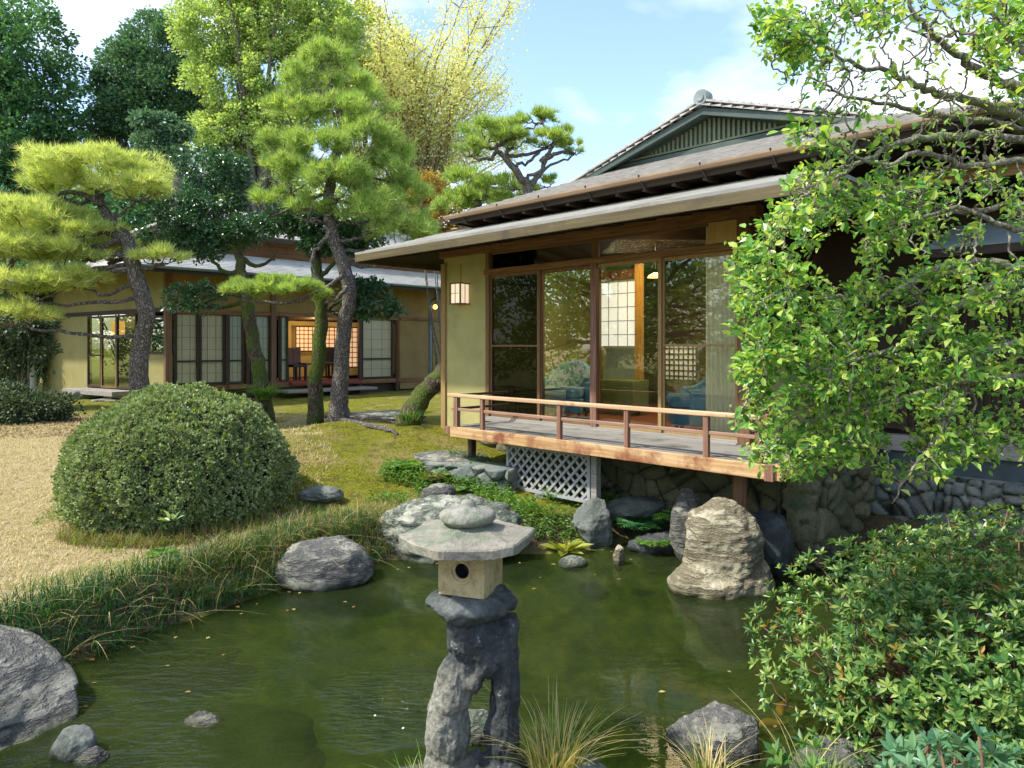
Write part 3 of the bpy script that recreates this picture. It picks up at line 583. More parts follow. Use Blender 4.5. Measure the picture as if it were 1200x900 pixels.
def shoji(a, c, y, z0, z1, nx_, nz_, name='shoji_screen', parent=house, paper=M['paper'], grid=M['papergrid'], fr=.035, gw=.010):
    b = MB(); b.box(a, c, y, y + .006, z0, z1, 0); f = b.build(name, paper, parent); b = MB()
    b.box(a, a + fr, y - .014, y - .001, z0, z1); b.box(c - fr, c, y - .014, y - .001, z0, z1); b.box(a + fr, c - fr, y - .014, y - .001, z0, z0 + fr); b.box(a + fr, c - fr, y - .014, y - .001, z1 - fr, z1)
    for k in range(1, nx_): x = a + (c - a) * k / nx_; b.box(x - gw / 2, x + gw / 2, y - .010, y - .001, z0 + fr, z1 - fr)
    for k in range(1, nz_): z = z0 + (z1 - z0) * k / nz_; b.box(a + fr, c - fr, y - .008, y - .0012, z - gw / 2, z + gw / 2)
    b.build('shoji_grid', grid, f); return f
M['glowpaper'] = emat('shoji paper with added glow', (.86, .88, .84), .30); shoji(T(703, 3.1), T(747, 3.1), 3.1, Zv(408, 725, 3.1), Zv(328, 725, 3.1), 4, 5, paper=M['glowpaper'])  # glow added to this one screen's paper; nothing shines from behind it
shoji(T(774, 3.3), T(818, 3.3), 3.3, Zv(447, 790, 3.3), Zv(402, 790, 3.3), 8, 7, gw=.02, grid=M['dark'])
# curtain, gathered
ta, tb = T(826, WF + .14), T(860, WF + .14); n_ = 60; v = []
for z in (FL + .06, 3.45):
    for dy in (0, .008):
        for k in range(n_ + 1): s = k / n_; v.append((ta + (tb - ta) * s, WF + .16 + .013 * math.sin(s * 40 + (z > 2) * .5) + dy, z))
m1 = n_ + 1; f = [(k, k + 1, 2 * m1 + k + 1, 2 * m1 + k) for k in range(n_)] + [(m1 + k + 1, m1 + k, 3 * m1 + k, 3 * m1 + k + 1) for k in range(n_)]
b = MB(); b.add(v, f); cu = b.build('curtain', M['curtain'], None); cu.location = (C0[0], C0[1], 0); cu.rotation_euler = (0, 0, -math.pi / 4)
tag(cu, 'tall pale pleated curtain hanging behind the rightmost glass door', 'curtain')
b = MB(); n_ = 30; ta, tb = T(829, WF - .05), T(862, WF - .05)
for k in range(n_): x = ta + (tb - ta) * k / n_; b.box(x, x + (tb - ta) / n_ * .8, WF - .03, WF - .018, zs + .08, 3.42)
bl = b.build('reed_blind', M['bamboo'], None); bl.location = (C0[0], C0[1], 0); bl.rotation_euler = (0, 0, -math.pi / 4); tag(bl, 'short yellow reed blind hanging above the curtain', 'blind')
# armchairs, stool, low table inside
def armchair(t, w, rz, lab, sc=1.0):
    wp = HW(t, w, FL + .006); r = empty('armchair', tuple(wp), rz - math.pi / 4); tag(r, lab, 'armchair', 'armchairs inside the tea house')
    n_ = 22; v = []
    for ro in (.40 * sc, .29 * sc):
        for k in range(n_ + 1):
            a = math.radians(-25 + 230 * k / n_); hh = .52 + .30 * max(0, math.sin(a)) ** 1.2
            for z in (.10, hh * (1 if ro > .3 else .99)): v.append((math.cos(a) * ro, math.sin(a) * ro, z))
    m_ = 2 * (n_ + 1); f = []
    for k in range(n_): o0 = 2 * k; f += [(o0, o0 + 2, o0 + 3, o0 + 1), (m_ + o0 + 1, m_ + o0 + 3, m_ + o0 + 2, m_ + o0), (o0 + 1, o0 + 3, m_ + o0 + 3, m_ + o0 + 1), (o0 + 2, o0, m_ + o0, m_ + o0 + 2)]
    f += [(0, 1, m_ + 1, m_), (2 * n_ + 1, 2 * n_, m_ + 2 * n_, m_ + 2 * n_ + 1)]
    b = MB(); b.add(v, f); b.build('backrest', M['blue'], r, bevel=.03, smooth=False)
    b = MB(); b.box(-.27 * sc, .27 * sc, -.34, .22, .30, .44); b.build('seat', M['blue'], r, bevel=.04)
    b = MB(); b.box(-.27 * sc, .27 * sc, -.32, .24, .10, .298); b.build('base', M['blue'], r, bevel=.01)
    for sx in (-1, 1):
        for sy in (-1, 1): b = MB(); b.tube([(sx * .22, sy * .2 - .02, 0), (sx * .22, sy * .2 - .02, .1)], [.018, .022], 8); b.build('leg', M['dark_v'], r)
    return r
armchair(T(665, 1.75), 1.75, math.radians(25), 'blue armchair behind the second glass door with its left arm behind the insect screen')
armchair(T(818, 1.62), 1.62, math.radians(-50), 'blue grey tub chair beside the curtain behind the rightmost glass door', .95)
r = empty('stool', tuple(HW(T(597, 1.55), 1.55, FL + .006))); tag(r, 'small round wooden stool behind the leftmost screened door', 'stool')
b = MB(); b.lathe((0, 0, .40), [(.15, 0), (.165, .012), (.165, .03), (.15, .04)], 24); b.build('seat', M['bamboo'], r)
for k in range(3):
    a = k * 2.1 + .4; b = MB(); b.tube([(.07 * math.cos(a), .07 * math.sin(a), .40), (.12 * math.cos(a), .12 * math.sin(a), 0)], [.022, .018], 8); b.build('leg', M['bamboo'], r)
tb_ = MB(); a, c = T(703, 2.6), T(742, 2.6); tb_.box(a, c, 2.6, 3.0, FL + .12, FL + .52); x = tb_.build('low_chest', mat('green cloth cover', [(.10, .12, .03), (.15, .17, .05)], scale=5), None, bevel=.01)
x.location = (C0[0], C0[1], 0); x.rotation_euler = (0, 0, -math.pi / 4); tag(x, 'low green covered chest under the white shoji screen inside the tea house', 'chest')
lx = HW(T(768, 2.4), 2.4, Zv(322, 768, 2.4)); r = empty('pendant_lamp', tuple(lx)); tag(r, 'glowing pendant lamp high behind the third glass door', 'lamp')
b = MB(); b.lathe((0, 0, -.04), [(.11, 0), (.09, .03), (.04, .06), (.02, .07)], 20); b.build('shade', M['lampglow'], r); b = MB(); b.tube([(0, 0, .08), (0, 0, 3.5 - lx[2])], [.006, .006], 6); b.build('cord', M['black'], r)
pl = bpy.data.lights.new('room_lamp', 'AREA'); pl.energy = 26; pl.color = (1, .72, .40); pl.size = 1.3; po = bpy.data.objects.new('room_lamp', pl); COL.objects.link(po); po.location = (lx[0], lx[1], 3.47)

# paper wall lamp on the plaster wall
wl = HW(T(539, WF - .1), WF - .10, 0); r = empty('wall_lamp', (wl[0], wl[1], Zv(357, 538, WF - .1)), -math.pi / 4 + .1); tag(r, 'square paper lamp in a wooden frame hung on the ochre pillar wall', 'lamp')
hL = .31; wd = .10
b = MB(); b.box(-wd + .012, wd - .012, -wd + .012, wd - .012, .015, hL - .015); b.build('paper_shade', M['lamplow'], r)
b = MB()
for sx in (-1, 1):
    for sy in (-1, 1): b.box(sx * wd - .009, sx * wd + .009, sy * wd - .009, sy * wd + .009, 0, hL)
for z in (0, hL - .018):
    for sg in (-1, 1): b.box(-wd, wd, sg * wd - .007, sg * wd + .007, z, z + .018); b.box(sg * wd - .007, sg * wd + .007, -wd, wd, z, z + .018)
for sg in (-1, 1): b.box(-.003, .003, sg * wd - .004, sg * wd + .004, .01, hL - .01); b.box(sg * wd - .004, sg * wd + .004, -.003, .003, .01, hL - .01); b.box(-wd, wd, sg * wd - .004, sg * wd + .004, hL * .5, hL * .5 + .006)
b.build('frame', M['redpost'], r); b = MB(); b.tube([(0, .02, hL), (0, .02, hL + .28)], [.005, .005], 6); b.build('cord', M['black'], r)

# right wing of the same house, behind the foreground tree
b = MB(); b.box(-.68, 6.0, 2.62, 2.76, 1.22, 3.8); b.build('wing_wall', M['dark'], house)
b = MB(); b.box(-.05, 6.0, 2.50, 2.62, .99, 1.16); b.build('sill_board', M['grey'], house, bevel=.005)
b = MB(); b.box(-.05, 6.0, 2.56, 2.63, .70, .99); b.build('plinth', mat('blue grey plinth', [(.03, .045, .05), (.06, .085, .09)], scale=5, rough=.8, bscale=40), house)
for k in range(4):
    a = .25 + k * 1.35; b = MB(); b.box(a, a + .05, 2.575, 2.618, 1.2, 2.9); b.box(a + 1.1, a + 1.15, 2.575, 2.618, 1.2, 2.9); b.box(a, a + 1.15, 2.58, 2.617, 2.85, 2.9); b.box(a, a + 1.15, 2.58, 2.617, 1.2, 1.25)
    f = b.build('wing_window', M['dark_v'], house); b = MB(); x = a + .1
    while x < a + 1.1: b.box(x, x + .014, 2.585, 2.60, 1.25, 2.85); x += .07
    b.build('bars', M['dark_v'], f)
b = MB(); roof_face(b, (.4, 1.62, 3.72), (7, 1.62, 3.72), (.4, 5.0, 4.9), (7, 5.0, 4.9), 26); wr = b.build('wing_roof', M['tile'], house)
b = MB(); b.box(.4, 7, 1.62, 1.65, 3.60, 3.70); b.build('fascia', M['orange'], wr); gutter((.8, 1.57, 3.73), (7, 1.57, 3.73)).build('gutter', M['gutter'], wr)
b = MB(); b.add([(.4, 1.65, 3.62), (7, 1.65, 3.62), (7, 2.7, 3.75), (.4, 2.7, 3.75)], [(0, 3, 2, 1)]); b.build('soffit', M['dark'], wr)
b = MB(); roof_face(b, (.75, 1.5, 3.0), (7, 1.5, 3.0), (.75, 2.62, 3.35), (7, 2.62, 3.35), 8); hr = b.build('canopy_roof', mat('blue grey metal roof', [(.14, .19, .22), (.22, .28, .31)], scale=2, rough=.4), house)
b = MB(); b.box(.75, 7, 1.5, 1.53, 2.92, 2.99); b.build('fascia', M['dark'], hr)
# stone base under the house
rubble('stone_base', HW(-5.2, 1.0), HW(-.05, 1.0), -.35, .93, .21, M['rubble'], house, seed=3)
rubble('stone_base', HW(-.06, .9), HW(-.06, 2.45), -.35, .93, .2, M['rubble'], house, seed=5)
rubble('stone_base', HW(-.1, 2.45), HW(6.0, 2.45), -.35, .78, .15, M['rubble_blue'], house, seed=8)
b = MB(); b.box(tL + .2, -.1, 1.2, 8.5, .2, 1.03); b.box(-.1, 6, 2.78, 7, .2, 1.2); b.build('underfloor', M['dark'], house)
a_, c_ = pt(492, 560, 8.9), pt(598, 560, 8.35)
rubble('low_stone_wall', a_, c_, .10, .66, .22, M['rubble_blue'], None, seed=12, thick=.5, lab='low rough stone retaining wall under the left end of the veranda', cat='wall')

# ------------------------------------------------------------------ LEFT WING (local x deep right along its long side, y to the left)
C1 = np.array([-7.72, 16.0]); wing = empty('garden_house', (C1[0], C1[1], 0), math.pi / 4)
tag(wing, 'long low house behind the pines on the left with paper sliding doors', 'house')
xd, yd = np.array([R45, R45]), np.array([-R45, R45])
def XA(u, y=0): return hit(u, C1 + y * yd, xd)[0]
Bd = np.array([-.82, .571]); Bl = np.array([Bd @ xd, Bd @ yd])
def SB(u): return hit(u, C1, Bd)[0]
def PB(s, off=0.0):                                                # local point on the left front, off towards the camera
    nB = np.array([-Bl[1], Bl[0]]); return Bl * s + nB * off
FLW, LIN, EV = 1.22, 2.88, 3.80
b = MB()
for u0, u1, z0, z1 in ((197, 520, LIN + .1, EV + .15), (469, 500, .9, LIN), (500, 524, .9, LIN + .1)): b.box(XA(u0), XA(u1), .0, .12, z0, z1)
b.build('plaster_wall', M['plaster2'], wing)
b = MB()
def pB(mb, u0, u1, z0, z1, off=0.0, th=.1, mi=0): a, c = PB(SB(u0), off), PB(SB(u1), off); mb.wallq(c, a, z0, z1, th, mi) if False else mb.wallq(a, c, z0, z1, -th, mi)
pB(b, 196, 57, LIN + .12, EV + .3); pB(b, 197, 172, .9, 1.95); pB(b, 103, 50, .85, LIN + .12)
b.build('plaster_wall', mat('olive plaster', [(.21, .19, .07), (.28, .25, .10)], scale=2.5, rough=.85, bscale=60, bstr=.2, bdist=.003), wing)
M['roundpost'] = woodmat('brown round post', [(.10, .055, .03), (.19, .11, .06)], grain='z')
for u in (197, 320): b = MB(); x = XA(u); b.box(x - .07, x + .07, -.05, .09, .85, EV + .1); b.build('wall_post', M['roundpost'], wing, bevel=.01)
for u in (266, 290, 422, 465, 505):
    b = MB(); x = XA(u); b.box(x - .04, x + .04, -.03, .06, .85, LIN); b.build('door_post', M['dark_v'], wing, bevel=.004)
b = MB(); b.box(XA(197), XA(520), -.03, .08, LIN, LIN + .10); b.box(XA(197), XA(520), -.03, .08, FLW - .12, FLW - .01); b.build('lintel', M['beam'], wing, bevel=.004)
b = MB(); pB(b, 197, 57, LIN + .02, LIN + .12, .03, .12); b.build('lintel', M['dark'], wing)
for u0, u1, zt in ((205, 233, 0), (234, 264, 0), (267, 286, 0), (294, 317, 0), (328, 338, 0), (424, 461, 0)):
    a, c = XA(u0), XA(u1); f = shoji(a, c, .06, FLW, LIN, 3, 6, parent=wing, name='paper_door')
    b = MB(); b.box(a, a + .05, .0, .04, FLW, LIN); b.box(c - .05, c, .0, .04, FLW, LIN); b.box(a, c, .002, .038, 1.76, 1.80); b.box(a, c, .002, .038, FLW, FLW + .06); b.build('frame', M['dark'], f)
    b = MB(); b.box(a + .05, c - .05, .015, .021, FLW + .05, LIN); b.build('glass_pane', M['dimglass'] if u0 in (205, 234, 424) else M['glass'], f)
# open room with lit screens
b = MB(); b.box(XA(338), XA(420), -.2, 2.6, FLW - .08, FLW - .01); b.box(XA(320), XA(425), .0, .05, FLW - .012, FLW + .03); b.build('room_floor', mat('red room carpet', [(.16, .03, .018), (.22, .05, .03)], scale=4), wing)
b = MB(); b.box(XA(330), XA(440), .1, 3.0, LIN + .02, LIN + .06); b.build('room_ceiling', M['dark'], wing)
b = MB(); b.box(XA(330, 2.7), XA(470, 2.7), 2.7, 2.76, FLW, LIN); b.build('back_wall', M['inner'], wing); b = MB(); b.box(.3, 8.5, 3.1, 3.16, .9, EV + .3); b.box(8.4, 8.5, .2, 3.1, .9, EV + .3); b.build('back_wall', M['dark'], wing)
for u0, u1 in ((346, 371), (373, 404), (406, 420)): shoji(XA(u0, 2.5), XA(u1, 2.5), 2.5, FLW + .75, LIN - .15, 5, 6, parent=wing, paper=M['orangepaper'], grid=M['dark'], gw=.022)
shoji(XA(401, 2.3), XA(424, 2.3), 2.3, FLW + .25, LIN - .15, 4, 8, parent=wing, paper=M['orangepaper'], grid=M['dark'], gw=.022)
pl = bpy.data.lights.new('room_lamp', 'POINT'); pl.energy = 22; pl.color = (1, .58, .28); pl.shadow_soft_size = .15; po = bpy.data.objects.new('room_lamp', pl); COL.objects.link(po); lp = C1 + xd * XA(372, 1.4) + yd * 1.4; po.location = (lp[0], lp[1], 2.6)
tr_ = C1 + xd * XA(372, .9) + yd * .9; r = empty('low_table', (tr_[0], tr_[1], FLW - .01), math.pi / 4); tag(r, 'dark low table in the open room of the left house', 'table')
b = MB(); b.box(-.55, .55, -.3, .3, .42, .47); b.build('tabletop', M['black'], r, bevel=.005)
for sx in (-1, 1):
    for sy in (-1, 1): b = MB(); b.box(sx * .5 - .025, sx * .5 + .025, sy * .25 - .025, sy * .25 + .025, 0, .42); b.build('leg', M['black'], r)
for u, ww, lab in ((348, .8, 'orange backed chair at the left end of the low table'), (392, 1.5, 'dark backed chair behind the low table in the left house')):
    q_ = C1 + xd * XA(u, ww) + yd * ww; r = empty('low_chair', (q_[0], q_[1], FLW - .01), math.pi / 4); tag(r, lab, 'chair', 'chairs in the open room')
    b = MB(); b.box(-.2, .2, -.2, .2, .36, .42); b.build('seat', M['black'], r, bevel=.006)
    b = MB(); b.box(-.2, .2, .16, .2, .42, .88); b.build('backrest', M['redpost'] if ww < 1 else M['black'], r, bevel=.01)
    for sx in (-1, 1):
        for sy in (-1, 1): b = MB(); b.box(sx * .17 - .02, sx * .17 + .02, sy * .17 - .02, sy * .17 + .02, 0, .36); b.build('leg', M['black'], r)
# left front: sliding doors, small window, entrance lamp
def frameB(u0, u1, z0, z1, nm, mtl, pane, mid=()):
    pane = M['dullpane']
    b = MB(); a, c = SB(u0), SB(u1); s = .05
    def seg(s0, s1, za, zb_): b.wallq(PB(s0, .02), PB(s1, .02), za, zb_, -.05)
    seg(a, a + s, z0, z1); seg(c - s, c, z0, z1); seg(a + s, c - s, z0, z0 + s); seg(a + s, c - s, z1 - s, z1)
    for k in mid: seg(a + s, c - s, k - .02, k + .02)
    f = b.build(nm, mtl, wing); b = MB(); b.wallq(PB(a + s, .0), PB(c - s, .0), z0 + s, z1 - s, -.008); b.build('glass_pane', pane, f); return f
frameB(195.5, 173, 1.95, 2.82, 'small_window', M['dark_v'], M['screen']); frameB(160, 137, 1.1, LIN, 'sliding_door', M['dark_v'], M['screen']); frameB(137, 119, 1.1, LIN, 'sliding_door', M['frame'], M['glass']); frameB(119, 103, 1.1, LIN, 'sliding_door', M['dark_v'], M['screen'], (1.9,))
b = MB(); a, c = PB(SB(197) - .1, -1.5), PB(SB(70), -1.5); b.wallq(a, c, .9, LIN + .1, -.05); a, c = PB(SB(173), -.1), PB(SB(165), -.1); b.wallq(a, c, .9, LIN + .1, -.05); b.build('hall_wall', M['inner'], wing)
b = MB(); b.wallq(PB(SB(172), -.1), PB(SB(98), -.1), 1.0, 1.1, -1.4); b.wallq(PB(SB(172), -.1), PB(SB(98), -.1), LIN + .1, LIN + .15, -1.5); b.build('hall_floor', M['dark'], wing)
q_ = PB(SB(112), -.55); wv = C1 + xd * q_[0] + yd * q_[1]; r = empty('hall_lamp', (wv[0], wv[1], 2.35)); tag(r, 'glowing paper lamp inside the entrance of the left house', 'lamp')
b = MB(); b.box(-.12, .12, -.12, .12, 0, .42); b.build('paper_shade', M['lampglow'], r, bevel=.01); b = MB(); b.tube([(0, 0, .42), (0, 0, .75)], [.008] * 2, 6); b.build('cord', M['black'], r)
pl = bpy.data.lights.new('hall_light', 'POINT'); pl.energy = 7; pl.color = (1, .62, .28); pl.shadow_soft_size = .12; po = bpy.data.objects.new('hall_light', pl); COL.objects.link(po); po.location = (wv[0], wv[1], 2.2)
b = MB(); b.wallq(PB(SB(162), .05), PB(SB(103), .05), .97, 1.08, .55); b.build('entrance_step', M['grey'], wing, bevel=.008)
b = MB(); q_ = PB(SB(56), .35); b.tube([(q_[0], q_[1], .8), (q_[0], q_[1], 3.7)], [.09, .09], 10); b.build('eave_post', mat('pale grey post', [(.30, .31, .29), (.42, .42, .39)], scale=5), wing)
# bulb under the eave at the far right of the wing, downpipe
q_ = C1 + xd * XA(510, -.4) + yd * -.4; r = empty('ceiling_bulb', (q_[0], q_[1], 3.30)); tag(r, 'small glowing bulb under the eave left of the ochre pillar wall', 'lamp')
b = MB(); b.lathe((0, 0, -.09), [(.02, 0), (.07, .04), (.07, .1), (.03, .15)], 12); b.build('bulb', M['lampglow'], r); b = MB(); b.tube([(0, 0, .04), (0, 0, .45)], [.02] * 2, 8); b.build('stem', M['black'], r)
x = XA(506, -.5); b = MB(); b.tube(spline([(x, -1.0, 3.72), (x, -.8, 3.55), (x, -.45, 3.4), (x, -.42, 3.1), (x, -.42, .9)], 4), .045, 10); b.build('downpipe', M['steel'], wing, smooth=True)
# roofs of the wing
xe = 8.6; b = MB()
roof_face(b, (-1.0, -1.0, EV), (xe, -1.0, EV), (.5, .8, EV + .62), (xe, .8, EV + .62), 12)
pL = np.array([-1.0 + Bl[0] * 7.5, -1.0 + Bl[1] * 7.5])
roof_face(b, (pL[0], pL[1], EV), (-1.0, -1.0, EV), (pL[0] + 1.6, pL[1] - .2, EV + .62), (.5, .8, EV + .62), 12)
M['tilew'] = mat('bright roof sheet', [(.46, .45, .42), (.64, .63, .59)], scale=3, rough=.4, bscale=40, bstr=.15, bdist=.003, dirt=((.30, .28, .24), 1.2, .58)); wr = b.build('lower_roof', M['tilew'], wing)
b = MB(); b.box(-1.0, xe, -.998, -.96, EV - .12, EV - .01); b.wallq((-1.0, -.96), pL, EV - .12, EV - .01, -.04); b.build('fascia', M['dark'], wr)
b = MB(); b.add([(-.96, -.96, EV - .05), (xe, -.96, EV - .05), (xe, .1, EV + .14), (.1, .1, EV + .14), (pL[0], pL[1], EV - .05), (pL[0] + 1.1, pL[1], EV + .14)], [(0, 3, 2, 1), (0, 4, 5, 3)]); b.build('soffit', M['beam'], wr)
gutter((-1.0, -1.05, EV - .0), (xe, -1.05, EV - .0), .05).build('gutter', M['steel'], wr)
b = MB(); b.box(.6, xe, .78, .9, EV + .5, 5.0); b.box(.6, .72, .9, 6.5, EV + .5, 5.0); b.build('upper_wall', M['beam'], wing)
b = MB(); roof_face(b, (-.2, .15, 4.86), (xe, .15, 4.86), (1.8, 2.8, 5.9), (xe, 2.8, 5.9), 14); roof_face(b, (-.2, 7, 4.86), (-.2, .15, 4.86), (1.8, 5, 5.9), (1.8, 2.8, 5.9), 12); wr2 = b.build('upper_roof', M['tilew'], wing)
b = MB(); b.box(-.2, xe, .152, .19, 4.74, 4.85); b.box(-.198, -.16, .19, 7, 4.74, 4.85); b.build('fascia', M['dark'], wr2)
b = MB(); b.box(.12, xe, .12, .16, .7, FLW - .12); b.build('underfloor', M['dark'], wing)
b = MB(); b.box(XA(321), XA(424), -.75, -.02, .98, 1.04); b.build('porch_board', M['grey'], wing, bevel=.005)
# ------------------------------------------------------------------ rocks
def nz3(v, s, seed, octv=4, H=.9):
    off = Vector((seed * 3.7, seed * 1.3, -seed * 2.1)); return np.array([mnoise.fractal(Vector(p) * s + off, H, 2.0, octv) for p in v])
def nz3r(v, s, seed):
    off = Vector((seed * 3.7, seed * 1.3, -seed * 2.1)); return np.array([mnoise.ridged_multi_fractal(Vector(p) * s + off, .9, 2.1, 5, 1.0, 2.0) for p in v])
import bmesh
def ico(sub):
    bm = bmesh.new(); bmesh.ops.create_icosphere(bm, subdivisions=sub, radius=1); v = np.array([x.co[:] for x in bm.verts]); f = np.array([[a.index for a in p.verts] for p in bm.faces]); bm.free(); return v, f
def rock(name, label, cat, c, size, m_, seed=1, rz=0.0, sub=5, cuts=9, rough=.10, group=None, tilt=(0, 0), strat=0.0, sharp=.74):
    """boulder: ball cut by random planes, roughened; c = centre of its foot"""
    v, f = ico(sub); rg = np.random.RandomState(seed)
    for _ in range(cuts):
        n = rg.randn(3); n /= np.linalg.norm(n); h = sharp + rg.rand() * .2; d = v @ n; k = d > h; v[k] -= np.outer((d[k] - h) * .92, n)
    r = 1 + rough * nz3(v, 1.6, seed) + rough * .35 * nz3(v, 6, seed + 3, 4) - rough * .25 * np.clip(nz3r(v, 2.2, seed) - 1, 0, 1)
    v = v * r[:, None]
    if strat: v[:, :2] *= (1 + strat * np.sin(v[:, 2:] * 17 + 3 * nz3(v, 1.2, seed)[:, None]) * .05 + strat * .05 * np.sin(v[:, 2:] * 41 + 4 * nz3(v, 2, seed)[:, None]))
    v = v * np.array(size) / 2
    a, b_ = tilt; ca, sa = math.cos(a), math.sin(a); v = np.column_stack([v[:, 0], v[:, 1] * ca - v[:, 2] * sa, v[:, 1] * sa + v[:, 2] * ca]); cb, sb = math.cos(b_), math.sin(b_); v = np.column_stack([v[:, 0] * cb + v[:, 2] * sb, v[:, 1], -v[:, 0] * sb + v[:, 2] * cb])
    cz, sz = math.cos(rz), math.sin(rz); v = np.column_stack([v[:, 0] * cz - v[:, 1] * sz, v[:, 0] * sz + v[:, 1] * cz, v[:, 2]])
    v[:, 2] += size[2] / 2; c = np.array(c, float); o = npmesh(name, v + c, f, m_, None, tuple(c), smooth=True)
    return tag(o, label, cat, group)
def blob_mesh(blobs, voxel=.02):
    """union of ellipsoids and tubes as one closed mesh: returns vertices and quads"""
    bm = bmesh.new()
    vs, fs = ico(3); me = bpy.data.meshes.new('tmp'); V, Fc = [], []
    for c, s, rot in blobs:
        v = vs * np.array(s); cz, sz = math.cos(rot), math.sin(rot); v = np.column_stack([v[:, 0] * cz + v[:, 2] * sz, v[:, 1], -v[:, 0] * sz + v[:, 2] * cz]) + np.array(c)
        b0 = sum(len(x) for x in V); V.append(v); Fc.append(fs + b0)
    V = np.vstack(V); Fc = np.vstack(Fc); bm.free(); me.from_pydata([tuple(p) for p in V], [], [tuple(map(int, q)) for q in Fc])
    o = bpy.data.objects.new('tmp', me); COL.objects.link(o); m_ = o.modifiers.new('r', 'REMESH'); m_.mode = 'VOXEL'; m_.voxel_size = voxel
    sm_ = o.modifiers.new('s', 'SMOOTH'); sm_.iterations = 3
    dg_ = bpy.context.evaluated_depsgraph_get(); e = o.evaluated_get(dg_); me2 = bpy.data.meshes.new_from_object(e)
    v = np.array([x.co[:] for x in me2.vertices]); f = [tuple(p.vertices) for p in me2.polygons]; nr = np.array([x.normal[:] for x in me2.vertices])
    bpy.data.objects.remove(o); bpy.data.meshes.remove(me2); bpy.data.meshes.remove(me); return v, f, nr
def blob_rock(name, blobs, mats, parent=None, loc=None, voxel=.015, amp=.03, sc=4, seed=1, fine=.35, world=True, st=(1, 1, 1)):
    v, f, nr = blob_mesh(blobs, voxel); q_ = v * np.array(st); h = amp * nz3(q_, sc, seed) + amp * fine * nz3(q_, sc * 4, seed + 1, 5) - amp * .6 * np.clip(nz3r(q_, sc * .9, seed) - 1, -.5, 1)
    v = v + nr * h[:, None]; b = MB(); b.add(v, f); return b.build(name, mats, parent, loc, smooth=True, world=parent is not None)
gp = ground_pt
rock('boulder', 'large smooth grey boulder at the left edge of the pond', 'boulder', (-3.22, 4.12, -.30), (1.75, 1.15, .70), M['rock_grey'], 4, rz=-.5, rough=.08, cuts=9, sharp=.72, tilt=(0, .10))
rock('stone', 'small dark wet stone standing in the water beside the large grey boulder', 'stone', gp(73, 896) + (0, .1, -.08), (.22, .18, .22), M['rock_blue'], 6, rough=.08)
rock('stone', 'small flat stone lapped by water just right of the small dark wet stone', 'stone', gp(101, 897) + (0, .05, -.10), (.17, .13, .155), M['rock_grey'], 9, cuts=5)
rock('stone', 'pale stone tip breaking the water surface in the middle of the pond', 'stone', gp(238, 845) + (0, 0, -.26), (.27, .20, .315), M['rock_grey'], 8, rough=.14)
rock('sunken_rock', 'brown mossy rock lying just under the water around the pale stone tip', 'rock', gp(275, 838) + (0, .02, -.44), (1.05, .66, .436), M['rock_brown'], 14, rough=.1)
rock('sunken_rock', 'tan slab lying under the shallow water along the grassy bank', 'rock', gp(185, 762) + (0, 0, -.22), (1.1, .34, .185), M['rock_tan'], 15, rz=.55, rough=.08)
rock('sunken_rock', 'brown slab under the water right of the large smooth boulder', 'rock', gp(165, 835) + (0, 0, -.26), (.8, .42, .235), M['rock_brown'], 17, rz=.3, rough=.1)
rock('boulder', 'rounded grey green boulder at the end of the grassy bank', 'boulder', pt(381, 690, 6.45)[:2].tolist() + [-.18], (.88, .7, .56), M['rock_grey'], 21, rz=.2, rough=.08, cuts=6, sharp=.8)
rock('boulder', 'pale lichen covered boulder directly behind the stone lantern roof', 'boulder', (-.62, 7.22, -.22), (1.45, .85, .82), M['rock_pale'], 23, rz=-.25, rough=.15, cuts=9, strat=.5)
rock('stone', 'pointed grey stone on top of the bank behind the lantern finial', 'stone', pt(512, 600, 7.9)[:2].tolist() + [.33], (.42, .25, .26), M['rock_grey'], 31, tilt=(0, -.25))
rock('stone', 'flat dark blue stone on the moss right of the clipped bush', 'stone', pt(376, 584, 7.9)[:2].tolist() + [.38], (.5, .3, .18), M['rock_blue'], 33)
rock('rock', 'squared dark rock with white streaks under the lattice corner post', 'rock', HW(T(697, .12), .12, -.1), (.47, .42, .60), M['rock_blue'], 35, rz=.3, rough=.08, cuts=14, sharp=.62, strat=.6)
rock('stone', 'small pale oval stone at the waterline left of the squared rock', 'stone', gp(672, 664) + (0, .05, -.06), (.28, .2, .15), M['rock_pale'], 37, cuts=2, rough=.04)
rock('rock', 'dark teal rock on the bank below the lattice panel', 'rock', HW(T(650, .45), .45, .1), (.72, .4, .36), M['rock_blue'], 39, rough=.1)
rock('stone', 'small yellowish stone at the waterline right of the squared rock', 'stone', gp(727, 665) + (0, .1, -.07), (.13, .12, .26), M['rock_tan'], 41)
rock('rock', 'flat dark rock against the stone base behind the ferns', 'rock', HW(T(745, .7), .7, .15), (.7, .35, .32), M['rock_blue'], 43)
rock('rock', 'dark low rock at the waterline right of the pond ferns', 'rock', HW(T(770, .45), .45, -.12), (.6, .4, .32), M['rock_black'], 44)
rock('rock', 'narrow upright grey rock left of the tall tan boulder', 'rock', HW(T(806, .38), .38, -.15), (.35, .34, .85), M['rock_grey'], 45, cuts=10)
rock('rock', 'dark blue rock right of the tall tan boulder', 'rock', HW(T(898, .55), .55, -.15), (.5, .4, .74), M['rock_black'], 46)
